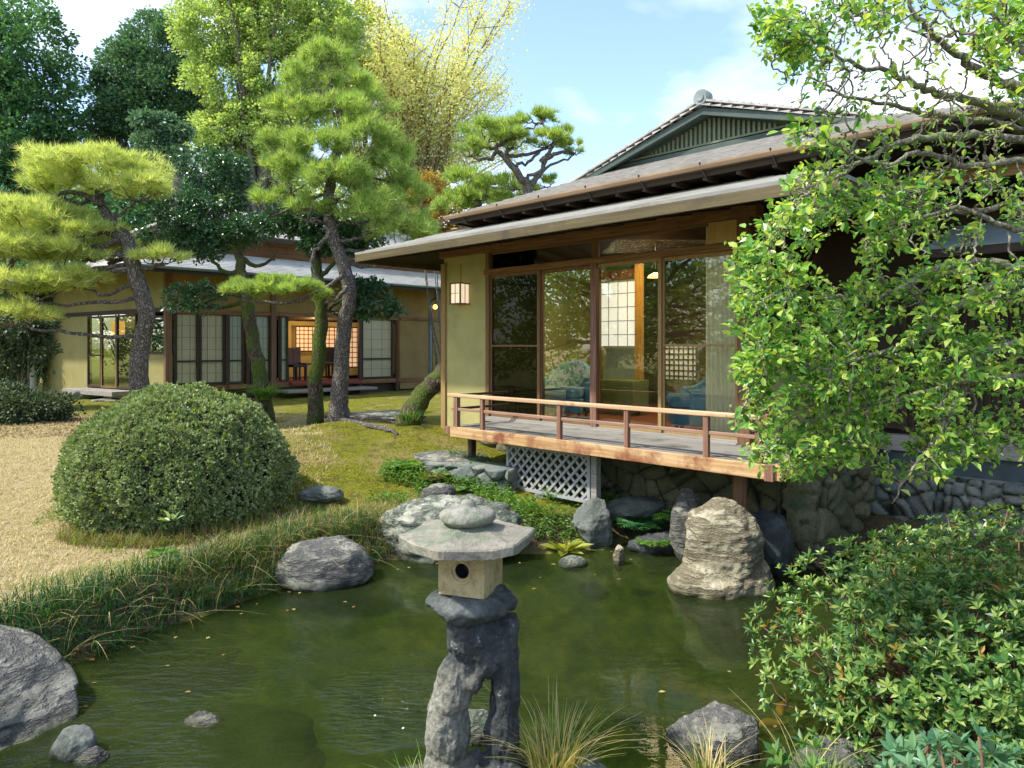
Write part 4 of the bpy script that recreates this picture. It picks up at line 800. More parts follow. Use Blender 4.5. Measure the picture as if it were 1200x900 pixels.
# tall tan boulder carrying the veranda post
bc = pt(845, 700, 6.25); s = 6.25 / F
def bp(u, v, dy=0): return (pt(u, v, 6.25)[0], 6.25 + dy, pt(u, v, 6.25)[2])
o = blob_rock('boulder', [(bp(852, 655, .08), (46 * s, .34, 70 * s), 0), (bp(852, 632, .12), (45 * s, .28, 40 * s), 0), (bp(836, 692, .02), (46 * s, .36, 40 * s), -.3), (bp(868, 690, .08), (38 * s, .36, 48 * s), .2), (bp(814, 680, -.03), (32 * s, .26, 24 * s), -.4), (bp(832, 645, .05), (30 * s, .24, 56 * s), .1), (bp(876, 640, .08), (22 * s, .24, 45 * s), -.1), (bp(826, 620, .08), (20 * s, .2, 22 * s), 0)], M['rock_tan'], None, (bc[0], 6.25, 0), .016, .032, 3.4, 5)
tag(o, 'tall tan boulder in the pond carrying the veranda post', 'boulder')
rock('boulder', 'rounded brown grey boulder at the near bank left of the flowering bush', 'boulder', (1.10, 3.80, -.28), (.56, .46, .50), M['rock_grey'], 51, rough=.10, cuts=13, sharp=.66)
rock('boulder', 'mossy boulder beside the koi at the foot of the lower right bush', 'boulder', (1.56, 3.40, -.28), (.46, .40, .50), M['rock_grey'], 53, rough=.1)
rock('rock', 'pale round stone seen through the arch of the lantern pedestal', 'stone', (-.19, 3.85, -.12), (.24, .22, .28), M['rock_pale'], 55, rough=.08)
rock('stone', 'low pale stone at the foot of the dry grass tuft', 'stone', (.36, 3.45, -.06), (.22, .2, .17), M['rock_pale'], 57)
rock('stone', 'flat stone on the near bank left of the lantern pedestal', 'stone', (-.46, 3.42, -.10), (.38, .26, .17), M['rock_grey'], 58)
rock('stepping_stone', 'blue grey step stone before the entrance of the left house', 'stone', pt(100, 476, 17.3)[:2].tolist() + [.82], (.95, .5, .26), M['rock_blue'], 61)
rock('stepping_stone', 'long pale step stone right of the blue grey step stone', 'stone', pt(128, 474, 16.4)[:2].tolist() + [.82], (.8, .4, .10), M['rock_pale'], 63)
rock('stepping_stone', 'flat grey stone behind the leaning mossy trunk', 'stone', pt(440, 490, 12.6)[:2].tolist() + [.78], (1.8, .9, .2), M['rock_grey'], 65)
rock('stepping_stone', 'flat grey paving stone at the foot of the ochre pillar wall', 'stone', pt(520, 530, 9.4)[:2].tolist() + [.58], (1.2, .9, .14), M['rock_grey'], 67, cuts=5)
rock('stepping_stone', 'broad flat tan stone on the slope left of the low stone wall', 'stone', pt(470, 530, 9.6)[:2].tolist() + [.56], (1.2, .6, .13), M['rock_tan'], 69, cuts=5)

# ------------------------------------------------------------------ stone lantern
LY = 3.45; lx0 = (553 - CU) / F * LY
lan = empty('stone_lantern', (lx0, LY, .02), 0); tag(lan, 'stone lantern with a wide six sided roof on an arched rock pedestal', 'lantern')
def lp(u, v, dy=0): return ((u - CU) / F * LY, LY + dy, EYE + (HV - v) / F * LY)
s = LY / F
M['lan_roof'] = rockmat('lantern roof stone', [(.16, .15, .12), (.27, .25, .20), (.38, .35, .28)], moss=(.12, .17, .11), mpos=.52, scale=3.5)
M['lan_box'] = rockmat('lantern box stone', [(.34, .26, .12), (.50, .40, .20), (.58, .49, .28)], moss=None, scale=5)
M['lan_top'] = rockmat('lantern finial stone', [(.17, .19, .15), (.28, .28, .23), (.37, .36, .31)], moss=(.14, .18, .08), mpos=.55, scale=6)
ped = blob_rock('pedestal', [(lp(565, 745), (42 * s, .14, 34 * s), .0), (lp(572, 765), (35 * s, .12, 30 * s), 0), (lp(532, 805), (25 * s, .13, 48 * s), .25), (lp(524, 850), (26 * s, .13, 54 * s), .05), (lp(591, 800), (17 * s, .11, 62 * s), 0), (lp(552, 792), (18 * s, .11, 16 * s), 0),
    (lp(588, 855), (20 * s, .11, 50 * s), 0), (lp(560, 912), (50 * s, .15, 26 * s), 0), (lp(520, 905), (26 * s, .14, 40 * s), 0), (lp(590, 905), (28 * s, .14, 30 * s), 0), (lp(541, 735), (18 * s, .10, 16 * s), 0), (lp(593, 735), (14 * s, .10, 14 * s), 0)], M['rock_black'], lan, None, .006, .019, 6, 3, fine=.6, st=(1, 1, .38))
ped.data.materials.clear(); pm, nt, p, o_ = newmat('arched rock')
g_ = nt.nodes.new('ShaderNodeTexCoord'); sx = nt.nodes.new('ShaderNodeSeparateXYZ'); nt.links.new(g_.outputs['Object'], sx.inputs[0])
n1, n2, n3 = noise_n(nt, 9, 8, .7), noise_n(nt, 45, 6, .75), noise_n(nt, 4, 4, .7)
shade_stone = ramp(nt, n1, [(.018, .022, .024), (.05, .058, .06), (.15, .17, .17)], [.3, .5, .72]); lit_stone = ramp(nt, n1, [(.14, .14, .10), (.28, .275, .22), (.45, .44, .37)], [.3, .5, .7])
k = math_n(nt, 'ADD', sx.outputs['X'], math_n(nt, 'MULTIPLY', n3, .25)); c = mixc(nt, ramp(nt, k, [(1, 1, 1), (0, 0, 0)], [.08, .17]), shade_stone, lit_stone); c = mixc(nt, ramp(nt, math_n(nt, 'ADD', sx.outputs['Z'], math_n(nt, 'MULTIPLY', n3, .15)), [(0, 0, 0), (1, 1, 1)], [.60, .68]), c, shade_stone)  # left side painted lighter like sunlight, upper part darker like the roof's shadow
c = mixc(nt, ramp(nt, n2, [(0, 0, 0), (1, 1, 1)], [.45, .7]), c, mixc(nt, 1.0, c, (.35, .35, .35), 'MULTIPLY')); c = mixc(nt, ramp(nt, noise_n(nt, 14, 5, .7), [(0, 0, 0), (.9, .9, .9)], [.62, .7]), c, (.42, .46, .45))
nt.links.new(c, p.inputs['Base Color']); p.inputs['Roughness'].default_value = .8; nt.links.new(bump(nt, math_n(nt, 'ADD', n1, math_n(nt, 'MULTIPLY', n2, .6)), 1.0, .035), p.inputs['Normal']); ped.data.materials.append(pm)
blob_rock('platform_stone', [(lp(553, 705), (54 * s, .20, 19 * s), 0), (lp(540, 704, -.03), (34 * s, .17, 17 * s), 0), (lp(578, 702, .03), (24 * s, .17, 14 * s), .1)], M['rock_black'], lan, None, .010, .018, 7, 6)
# box with a round window
bw, bh = .236, .212; zb = lp(0, 697)[2] + .030; rz = math.radians(-20); cr, sr = math.cos(rz), math.sin(rz); bx, by = lp(552, 0)[0], LY
def RB(p_): x, y, z = p_; return (bx + x * cr - y * sr, by + x * sr + y * cr, zb + z)
b = MB(); h = bw / 2; n_ = 32; hc = (0, -h, .116)
def ring(r, y): return [(math.cos(2 * math.pi * k / n_) * r, y, hc[2] + math.sin(2 * math.pi * k / n_) * r) for k in range(n_)]
def sq(k):
    a = 2 * math.pi * k / n_; c_, s_ = math.cos(a), math.sin(a); q_ = min(h / abs(c_) if abs(c_) > 1e-6 else 9, ((bh - hc[2]) if s_ > 0 else hc[2]) / abs(s_) if abs(s_) > 1e-6 else 9); return (c_ * q_, -h, hc[2] + s_ * q_)
rings = [[sq(k) for k in range(n_)], ring(.061, -h), ring(.058, -h - .006), ring(.048, -h - .006), ring(.045, -h + .004), ring(.038, -h + .006), ring(.035, -h + .012), ring(.034, -h + .10)]
V = [RB(p_) for r_ in rings for p_ in r_]; Fq = [(i * n_ + k, i * n_ + (k + 1) % n_, (i + 1) * n_ + (k + 1) % n_, (i + 1) * n_ + k) for i in range(len(rings) - 1) for k in range(n_)]; Fq.append(tuple((len(rings) - 1) * n_ + k for k in range(n_)))
b.add(V, Fq); b.m[-(n_ + 1):] = [1] * (n_ + 1); b.box(-h, h, -h + .001, h, 0, bh); del b.f[-4]; del b.m[-4]; b.v[-8:] = [RB(p_) for p_ in b.v[-8:]]  # hole lining painted black to stand for the shade inside
b.build('light_box', [M['lan_box'], M['black']], lan, world=True)
# six sided roof, swept
zr0 = zb + bh + .014; prof = [(0.055, .112), (.12, .085), (.2, .060), (.27, .044), (.305, .042), (.312, .034), (.310, -.004), (.28, -.012), (.12, -.012), (.04, -.012)]
b = MB(); n_ = 96; V = []; ph = math.radians(12); rx0, ry0 = lp(548, 0)[0], LY
for r_, z in prof:
    for k in range(n_):
        a = 2 * math.pi * k / n_; am = ((a - ph) % (math.pi / 3)) - math.pi / 6; hx = math.cos(math.pi / 6) / math.cos(am); cor = (abs(am) / (math.pi / 6)) ** 3
        w_ = 1 + (hx / .93 - 1) * min(1, r_ / .2); j = 1 + .02 * mnoise.noise(Vector((math.cos(a) * 2, math.sin(a) * 2, z * 8)))
        V.append((rx0 + math.cos(a) * r_ * w_ * j, ry0 + math.sin(a) * r_ * w_ * j, zr0 + z + cor * .010 * (r_ / .3) ** 2 + .006 * mnoise.noise(Vector((math.cos(a) * r_ * 9, math.sin(a) * r_ * 9, 4)))))
m_ = len(prof); Fq = [(i * n_ + k, i * n_ + (k + 1) % n_, (i + 1) * n_ + (k + 1) % n_, (i + 1) * n_ + k) for i in range(m_ - 1) for k in range(n_)] + [tuple(range(n_ - 1, -1, -1)), tuple((m_ - 1) * n_ + k for k in range(n_))]
b.add(V, Fq); b.build('roof', M['lan_roof'], lan, world=True)
b = MB(); b.lathe((lp(548, 0)[0], LY, zr0 + .088), [(.080, 0), (.118, .009), (.136, .028), (.136, .048), (.116, .066), (.07, .080), (.038, .086), (.036, .098), (.03, .110), (.012, .118)], 40); b.v = [tuple(np.array(p_) + .004 * np.array(mnoise.noise_vector(Vector(p_) * 14))) for p_ in b.v]
b.build('finial', M['lan_top'], lan, world=True, smooth=True)

# ------------------------------------------------------------------ foliage machinery
def frames(d, nh):
    d = d / (np.linalg.norm(d, axis=1, keepdims=True) + 1e-9); x = np.cross(d, nh); x /= (np.linalg.norm(x, axis=1, keepdims=True) + 1e-9); z = np.cross(x, d); return x, d, z
LEAF1 = (np.array([(0, 0, 0), (.34, .5, .07), (0, 1, 0), (-.34, .5, .07)]), np.array([(0, 1, 2, 3)]))
LEAF2 = (np.array([(0, 0, 0), (.26, .32, .07), (.27, .66, .05), (0, 1, -.10), (-.27, .66, .05), (-.26, .32, .07)]), np.array([(0, 1, 2, 3), (0, 3, 4, 5)]))
LEAF3 = (np.array([(0, 0, 0), (.24, .34, .14), (.22, .68, .06), (.05, .95, -.26), (-.18, .64, .10), (-.22, .30, .05)]), np.array([(0, 1, 2, 3), (0, 3, 4, 5)]))
LEAFN = (np.array([(0, 0, 0), (.15, .30, .05), (.17, .62, .03), (0, 1, -.12), (-.17, .62, .03), (-.15, .30, .05)]), np.array([(0, 1, 2, 3), (0, 3, 4, 5)]))
def leaves(pos, d, nh, size, tpl=LEAF1):
    tv, tf = tpl; x, y, z = frames(d, nh); size = np.broadcast_to(size, (len(pos),))
    v = pos[:, None] + size[:, None, None] * (tv[None, :, 0:1] * x[:, None] + tv[None, :, 1:2] * y[:, None] + tv[None, :, 2:3] * z[:, None])
    f = tf[None] + (np.arange(len(pos)) * len(tv))[:, None, None]; return v.reshape(-1, 3), f.reshape(-1, tf.shape[1])
def needles(pos, ax, m_, ln, wd, spread, rg, droop=0.0):
    n = len(pos) * m_; p_ = np.repeat(pos, m_, 0); a = np.repeat(ax, m_, 0); d = a + rg.randn(n, 3) * spread; d /= np.linalg.norm(d, axis=1, keepdims=True)
    s = np.cross(d, rg.randn(n, 3)); s /= np.linalg.norm(s, axis=1, keepdims=True); l = ln * (.7 + .5 * rg.rand(n))[:, None]
    b0 = p_ + d * l * .12; tip = p_ + d * l; tip[:, 2] -= droop * ln; v = np.stack([b0 - s * wd / 2, b0 + s * wd / 2, tip], 1).reshape(-1, 3); return v, np.arange(3 * n).reshape(-1, 3)
def cat(lst):
    V, Fc, b0 = [], [], 0
    for v, f in lst: V.append(v); Fc.append(f + b0); b0 += len(v)
    return np.vstack(V), np.vstack(Fc)
def unit(rg, n): d = rg.randn(n, 3); return d / np.linalg.norm(d, axis=1, keepdims=True)
def crown(rg, ells, nclump, per, cr, size, tpl=LEAF1, up=.5, inner=.45):
    """ells: list of (centre, radii). Clumps sit mostly near the surface of the ellipsoids, leaves on the clumps."""
    out_ = []; wts = np.array([r[0] * r[1] + r[0] * r[2] for c, r in ells]); wts /= wts.sum()
    for (c, r), w in zip(ells, wts):
        k = max(3, int(nclump * w)); d = unit(rg, k); rad = inner + (1 - inner) * rg.rand(k) ** .5; cc = np.array(c) + d * np.array(r) * rad[:, None]
        n = k * per; ci = np.repeat(cc, per, 0); cd = np.repeat(d, per, 0); crr = cr * (.6 + .8 * np.repeat(rg.rand(k), per)); e = unit(rg, n)
        pos = ci + e * (crr * (.35 + .65 * rg.rand(n)))[:, None] * np.array([1, 1, .7]); dr = e * .9 + cd * .5 + rg.randn(n, 3) * .4; nh = rg.randn(n, 3) * .45 + np.array([0, 0, 1.0]) * up + e * .3
        out_.append(leaves(pos, dr, nh, size * (.7 + .6 * rg.rand(n)), tpl))
    return cat(out_)
def pads(rg, plist, dens, ln=.10, wd=.006, m_=16, spread=.42, up=.75):
    """flat cloud-pruned pads of pine: (centre, radii); tufts on the upper surface and rim"""
    out_ = []
    for c, r in plist:
        r = np.array(r); area = r[0] * r[1] * math.pi + 2 * r[2] * (r[0] + r[1]); n = int(area * dens); d = unit(rg, n); d[:, 2] = np.where(d[:, 2] < -.2, -d[:, 2], d[:, 2])
        kk = max(3, int(area / .09)); cd = unit(rg, kk); cd[:, 2] = np.abs(cd[:, 2]); j_ = rg.randint(0, kk, n); mixw = rg.rand(n, 1) * .25; d = cd[j_] * (1 - mixw) + d * mixw + rg.randn(n, 3) * .10; d[:, 2] = np.maximum(d[:, 2], -.25); d /= np.maximum(1, np.linalg.norm(d, axis=1, keepdims=True)) 
        lump = 1 + .22 * np.sin(d[:, 0] * 7 + c[0] * 3) * np.sin(d[:, 1] * 6 + c[1]) ; rad = (.55 + .45 * rg.rand(n) ** .4) * lump
        pos = np.array(c) + d * r * rad[:, None]; ax = d * np.array([.8, .8, .5]) + np.array([0, 0, up]) + rg.randn(n, 3) * .25; ax /= np.linalg.norm(ax, axis=1, keepdims=True)
        out_.append(needles(pos, ax, m_, ln, wd, spread, rg))
    return cat(out_)
def limbs(mb, base_pts, rad, pads_, rg, fan=6, r0=.035, jit=.02, n=8, attach=None):
    """limbs from the nearest trunk point out to each pad, then a fan of twigs in it"""
    tp = [np.array(p_) for p_ in base_pts]
    for c, r in pads_:
        c = np.array(c, float); r = np.array(r, float); low = c - np.array([0, 0, r[2] * .55]); dd = [np.linalg.norm((q_ - low) * np.array([1, 1, 1.4])) + (2.0 if q_[2] > low[2] + .15 else 0) for q_ in tp]; i = int(np.argmin(dd)); a = tp[i]
        mid = (a + low) / 2 + np.array([rg.gauss(0, .06), rg.gauss(0, .06), -.05 + rg.gauss(0, .05)]); pts = spline([a, mid, low], 5, jit, rg); mb.tube(pts, lerp_list([r0 * 1.3, r0, r0 * .6], len(pts)), 6)
        for k in range(fan):
            an = 2 * math.pi * (k + rg.random() * .6) / fan; e = c + np.array([math.cos(an) * r[0] * .75, math.sin(an) * r[1] * .75, r[2] * (.1 + .3 * rg.random())]); m2 = (low + e) / 2 + np.array([0, 0, -.04])
            p2 = spline([low, m2, e], 4, jit * .6, rg); mb.tube(p2, lerp_list([r0 * .55, r0 * .35, r0 * .12], len(p2)), 5)
def put_tree(name, label, cat_, base, trunk_mb, trunk_mat, fol, fol_mat, group=None, fname='foliage'):
    r = empty(name, tuple(base)); tag(r, label, cat_, group)
    trunk_mb.build('trunk', trunk_mat, r, smooth=True, world=True); npmesh(fname, fol[0], fol[1], fol_mat, r); return r
bark_pine = barkmat('pine bark', (.22, .195, .17), (.05, .042, .035), 34, bstr=1.0, stretch=(1, 1, .5)); bark_moss = barkmat('mossy bark', (.13, .10, .07), (.02, .018, .012), 26, moss=(.07, .10, .018), mpos=.42)
bark_grey = barkmat('grey bark', (.20, .19, .15), (.06, .055, .04), 30, moss=(.14, .15, .06), mpos=.6, bstr=.5); bark_lichen = barkmat('lichen bark', (.28, .26, .20), (.10, .09, .06), 34, moss=(.19, .21, .12), mpos=.5, bstr=.5)
G = {}
G['pine_gold'] = leafmat('golden pine needles', [(.22, .33, .07), (.42, .52, .15), (.68, .72, .33), (.55, .56, .24)], .40, .5, clump=1.6, clump_amt=.35, dark=(.45, .62, .4))
G['pine'] = leafmat('pine needles', [(.10, .24, .05), (.26, .42, .09), (.48, .60, .18), (.58, .60, .26)], .38, .5, clump=1.4, clump_amt=.45, dark=(.4, .55, .4))
G['camellia'] = leafmat('glossy dark leaves', [(.02, .07, .035), (.045, .13, .055), (.10, .22, .08)], .16, .28, spec=.6, clump=1.8, clump_amt=.4)
G['dark'] = leafmat('deep green leaves', [(.04, .13, .07), (.08, .22, .10), (.20, .36, .12)], .25, .5, clump=.6, clump_amt=.5)
G['cypress'] = leafmat('blue green conifer foliage', [(.06, .16, .10), (.11, .24, .14), (.20, .32, .15)], .22, .6, clump=.7, clump_amt=.45)
G['broad'] = leafmat('bright broad leaves', [(.18, .32, .10), (.32, .46, .16), (.50, .60, .25), (.44, .50, .18)], .42, .5, clump=.6, clump_amt=.4, dark=(.45, .6, .4))
G['yellow'] = leafmat('yellowing leaves', [(.48, .54, .26), (.64, .68, .40), (.76, .76, .48), (.56, .50, .22)], .45, .5, clump=.6, clump_amt=.25)
G['silver'] = leafmat('blue grey leaves', [(.05, .13, .08), (.12, .24, .14), (.22, .34, .20)], .2, .4, clump=1.5, clump_amt=.4)
G['boxbush'] = leafmat('clipped small leaves', [(.08, .14, .045), (.19, .28, .095), (.36, .44, .21), (.30, .30, .14)], .2, .5, clump=2.5, clump_amt=.35, dark=(.5, .6, .5))
G['fresh'] = leafmat('fresh green leaves', [(.06, .18, .035), (.15, .33, .06), (.34, .50, .10), (.54, .60, .15)], .40, .33, spec=.5, clump=2.2, clump_amt=.4, dark=(.5, .7, .55))
G['azalea'] = leafmat('azalea leaves', [(.03, .10, .028), (.08, .19, .045), (.19, .31, .07), (.36, .42, .12)], .28, .33, spec=.5, clump=3, clump_amt=.4, dark=(.45, .6, .5))
G['autumn'] = leafmat('orange old leaves', [(.22, .08, .02), (.34, .18, .03), (.40, .32, .06)], .35, .5, clump_amt=.1)
G['grass'] = leafmat('deep green sedge', [(.008, .05, .018), (.02, .10, .028), (.06, .17, .03)], .25, .5, clump=1.5, clump_amt=.4)
G['straw'] = leafmat('straw blades', [(.42, .33, .14), (.60, .50, .24), (.34, .30, .09)], .25, .6, clump_amt=.1)
G['lawn'] = leafmat('dry lawn blades', [(.44, .35, .19), (.68, .58, .36), (.38, .35, .14)], .2, .7, clump=1.3, clump_amt=.35, dark=(.6, .62, .45))
G['green'] = leafmat('green blades', [(.07, .15, .02), (.16, .27, .03), (.34, .38, .08)], .3, .5, clump_amt=.2)
G['moss'] = leafmat('moss tufts', [(.12, .14, .01), (.28, .28, .02), (.42, .38, .06)], .2, .9, clump=1.8, clump_amt=.5, dark=(.6, .55, .4))
G['fern'] = leafmat('fern fronds', [(.04, .13, .02), (.10, .24, .03), (.22, .34, .05)], .35, .5, clump_amt=.2)
G['dull'] = leafmat('dull shrub leaves', [(.03, .06, .025), (.07, .11, .05), (.15, .19, .11)], .2, .5, clump_amt=.4)
# ------------------------------------------------------------------ pines on the mound (all sizes in metres)
def pad(u, v, Y, ru, rv, rd=None): c = pt(u, v, Y); s = Y / F; return (tuple(c), (ru * s, rd if rd else ru * s * .8, rv * s))
rg = np.random.RandomState(11)
# left pine
Y0 = 11.4; tp = [pt(u, v, Y) for u, v, Y in ((166, 478, 11.4), (163, 440, 11.4), (166, 400, 11.4), (172, 370, 11.35), (163, 335, 11.3), (155, 305, 11.3), (148, 280, 11.3), (128, 256, 11.35), (118, 236, 11.4), (114, 222, 11.4))]
tp[0][2] = gz(tp[0][0], tp[0][1]) - .05
sp_ = spline(tp, 5, .008); b = MB(); b.tube(sp_, lerp_list([.18, .145, .13, .128, .125, .11, .10, .08, .06, .05], len(sp_)), 14)
PL = [pad(118, 208, 11.4, 82, 27, 1.1), pad(72, 222, 11.2, 45, 25, .6), pad(160, 225, 11.2, 40, 20, .6), pad(45, 262, 11.0, 62, 26, .9), pad(12, 300, 10.8, 55, 30, .8), pad(70, 305, 11.0, 48, 26, .7), pad(95, 278, 11.3, 50, 20, .7), pad(35, 340, 10.7, 60, 26, .8), pad(130, 296, 11.6, 30, 18, .4), pad(186, 303, 11.2, 30, 14, .4), pad(-40, 270, 11, 60, 35, .8), pad(85, 328, 11.0, 40, 15, .6), pad(10, 372, 10.6, 46, 18, .7)]
for q_ in ([(150, 285), (120, 268), (80, 262), (55, 272), (40, 282), (20, 288)], [(146, 300), (120, 298), (105, 305), (70, 315)], [(120, 238), (90, 226), (55, 232)], [(152, 300), (172, 296), (188, 305)], [(60, 270), (20, 300), (10, 320), (5, 340)]):
    p_ = spline([pt(u, v, 11.25) for u, v in q_], 5, .015); b.tube(p_, lerp_list([.055, .045, .035, .02], len(p_)), 7)
limbs(b, sp_, .05, PL, random.Random(3), 6, .03)
fol = pads(rg, PL, 270, .15, .0085, 15, spread=.58)
put_tree('pine_tree', 'golden green pine on the left with a thick plated trunk rising behind the clipped bush', 'pine', tp[0], b, bark_pine, fol, G['pine_gold'], 'pines in the garden')
# central pine
tp = [pt(u, v, Y) for u, v, Y in ((397, 498, 11.6), (397, 470, 11.6), (400, 430, 11.6), (403, 385, 11.6), (410, 345, 11.6), (400, 305, 11.6), (388, 270, 11.6), (385, 235, 11.6), (392, 190, 11.65), (402, 150, 11.7), (390, 110, 11.7), (384, 85, 11.7))]
tp[0][2] = gz(tp[0][0], tp[0][1]) - .05
sp_ = spline(tp, 5, .008); b = MB(); b.tube(sp_, lerp_list([.19, .145, .125, .12, .115, .105, .10, .09, .08, .065, .05, .035], len(sp_)), 14)
PL = [pad(385, 72, 11.7, 32, 21.6), pad(355, 100, 11.6, 30, 24.3), pad(408, 105, 11.8, 34, 24.3), pad(345, 135, 11.5, 36, 27), pad(395, 140, 11.6, 42, 29.7), pad(432, 130, 11.8, 34, 29.7), pad(330, 170, 11.5, 34, 24.3), pad(372, 178, 11.3, 42, 27), pad(425, 172, 11.6, 46, 32.4), pad(340, 210, 11.5, 46, 32.4), pad(395, 218, 11.2, 46, 32.4),
      pad(445, 215, 11.7, 45, 37.8), pad(462, 195, 11.9, 30, 32.4), pad(318, 240, 11.5, 26, 21.6), pad(360, 248, 11.3, 32, 21.6), pad(435, 255, 11.5, 44, 32.4), pad(480, 240, 11.8, 32, 35.1), pad(470, 278, 11.7, 42, 29.7), pad(504, 270, 11.9, 24, 24.3), pad(500, 292, 11.9, 28, 18.9)]
limbs(b, sp_, .05, PL, random.Random(4), 5, .026)
PB_ = [pad(284, 345, 11.2, 30, 13, .4), pad(318, 342, 11.1, 36, 17, .5), pad(352, 346, 11.1, 34, 15, .45), pad(376, 352, 11.2, 16, 10, .3)]
for q_ in ([(402, 322), (385, 335), (350, 352), (310, 355), (280, 350)], [(388, 270), (372, 290), (366, 310), (374, 330)], [(405, 335), (395, 350), (380, 355)]):
    p_ = spline([pt(u, v, 11.3) for u, v in q_], 5, .012); b.tube(p_, lerp_list([.04, .03, .018], len(p_)), 7)
fol = cat([pads(rg, PL, 215, .15, .0085, 15, spread=.62), pads(rg, PB_, 420, .12, .0075, 18)])
put_tree('pine_tree', 'tall central pine with slender leaning trunk and a separate low bough', 'pine', tp[0], b, bark_pine, fol, G['pine'], 'pines in the garden')
b = MB()                                                            # surface roots
for q_ in ([(400, 494, 11.4), (430, 502, 10.9), (455, 514, 10.4), (466, 516, 10.2)], [(405, 492, 11.6), (440, 492, 11.5), (470, 497, 11.2)]):
    pp = [pt(*a) for a in q_]; 
    for a in pp: a[2] = gz(a[0], a[1]) + .015
    sp2 = spline(pp, 5, .01); b.tube(sp2, lerp_list([.06, .045, .035, .02], len(sp2)), 8)
tr0 = [o for o in bpy.data.objects if o.get('label', '').startswith('tall central pine')][0]; b.build('root', bark_pine, tr0, smooth=True, world=True)
# pine behind the house gable
tp = [pt(u, v, 17) for u, v in ((625, 300), (620, 240), (612, 212), (596, 190), (582, 176), (566, 170))]; tp[0][2] = .8; sp_ = spline(tp, 5, .015); b = MB(); b.tube(sp_, lerp_list([.14, .12, .095, .075, .055, .03], len(sp_)), 10)
for q_ in ([(618, 225), (632, 205), (640, 185), (648, 170), (640, 150), (632, 140)], [(634, 190), (655, 180), (672, 178)]): p_ = spline([pt(u, v, 17) for u, v in q_], 5, .02); b.tube(p_, lerp_list([.075, .055, .035, .02], len(p_)), 8)
PL = [pad(570, 160, 17, 34, 15, .8), pad(552, 178, 17, 20, 10, .5), pad(598, 168, 17, 26, 12, .7), pad(628, 140, 17, 26, 9, .5), pad(610, 150, 17, 16, 8, .4), pad(640, 168, 17, 30, 10, .6), pad(672, 176, 17, 14, 8, .4), pad(658, 158, 17, 12, 6, .3)]
limbs(b, sp_, .05, PL, random.Random(5), 5, .04, .03)
put_tree('pine_tree', 'small sparse pine leaning above the left end of the tea house roof', 'pine', tp[0], b, bark_pine, pads(rg, PL, 150, .2, .014, 14), G['pine'], 'pines in the garden')
tp = [pt(u, v, 18) for u, v in ((560, 300), (560, 250), (565, 220))]; tp[0][2] = .8; b = MB(); sp_ = spline(tp, 4, .01); b.tube(sp_, lerp_list([.14, .1, .05], len(sp_)), 8); PL = [pad(545, 215, 18, 30, 16), pad(585, 222, 18, 36, 16), pad(560, 240, 18, 40, 18), pad(620, 228, 17.5, 20, 12), pad(640, 215, 17.5, 14, 8), pad(600, 245, 18, 30, 14), pad(532, 245, 18, 26, 22)]
limbs(b, sp_, .05, PL, random.Random(6), 4, .03)
put_tree('pine_tree', 'low bushy pine below the sparse pine at the left end of the tea house roof', 'pine', tp[0], b, bark_pine, pads(rg, PL, 150, .2, .014, 14), G['pine'], 'pines in the garden')

# ------------------------------------------------------------------ cloud-pruned broadleaf trees with mossy trunks
def cloud_tree(label, trunk, rad, PLs, mat_, bark, per, size, cr, seed, extra=(), name='camellia_tree', cat_='tree', group='pruned evergreens by the left house', tpl=LEAF2, nc=60):
    rg_ = np.random.RandomState(seed); tp = [pt(*a) for a in trunk]; tp[0][2] = gz(tp[0][0], tp[0][1]) - .05 if trunk[0][2] < 16.5 else .8; sp_ = spline(tp, 5, .012, random.Random(seed)); b = MB(); b.tube(sp_, lerp_list(rad, len(sp_)), 12)
    for q_ in extra: p_ = spline([pt(*a) for a in q_], 5, .012, random.Random(seed)); b.tube(p_, lerp_list([rad[-1], rad[-1] * .6, rad[-1] * .3], len(p_)), 7)
    limbs(b, sp_, .04, PLs, random.Random(seed), 5, .022); fol = crown(rg_, PLs, nc * len(PLs), per, cr, size, tpl, inner=.5)
    return put_tree(name, label, cat_, tp[0], b, bark, fol, mat_, group)
cloud_tree('dark pruned evergreen with a mossy trunk before the white sliding doors', [(313, 480, 12.6), (305, 440, 12.6), (296, 400, 12.7), (290, 360, 12.7), (286, 330, 12.7), (280, 300, 12.8), (262, 280, 12.8)], [.15, .13, .12, .11, .10, .08, .05],
    [pad(212, 350, 12.6, 20, 14), pad(236, 350, 12.5, 26, 16), pad(225, 286, 12.8, 42, 18), pad(262, 276, 12.9, 36, 16), pad(205, 245, 13, 32, 22), pad(250, 238, 13, 36, 22), pad(246, 196, 13, 44, 20), pad(276, 206, 13.1, 26, 20), pad(292, 268, 12.8, 30, 16), pad(190, 275, 12.9, 26, 18), pad(226, 262, 12.8, 26, 14)], G['camellia'], bark_moss, 26, .062, .13, 21,
    [[(286, 320, 12.7), (262, 318, 12.7), (245, 300, 12.7), (238, 290, 12.7)], [(290, 350, 12.7), (270, 345, 12.6), (240, 355, 12.6)], [(280, 300, 12.8), (300, 312, 12.8), (318, 305, 12.8), (322, 296, 12.8)]])
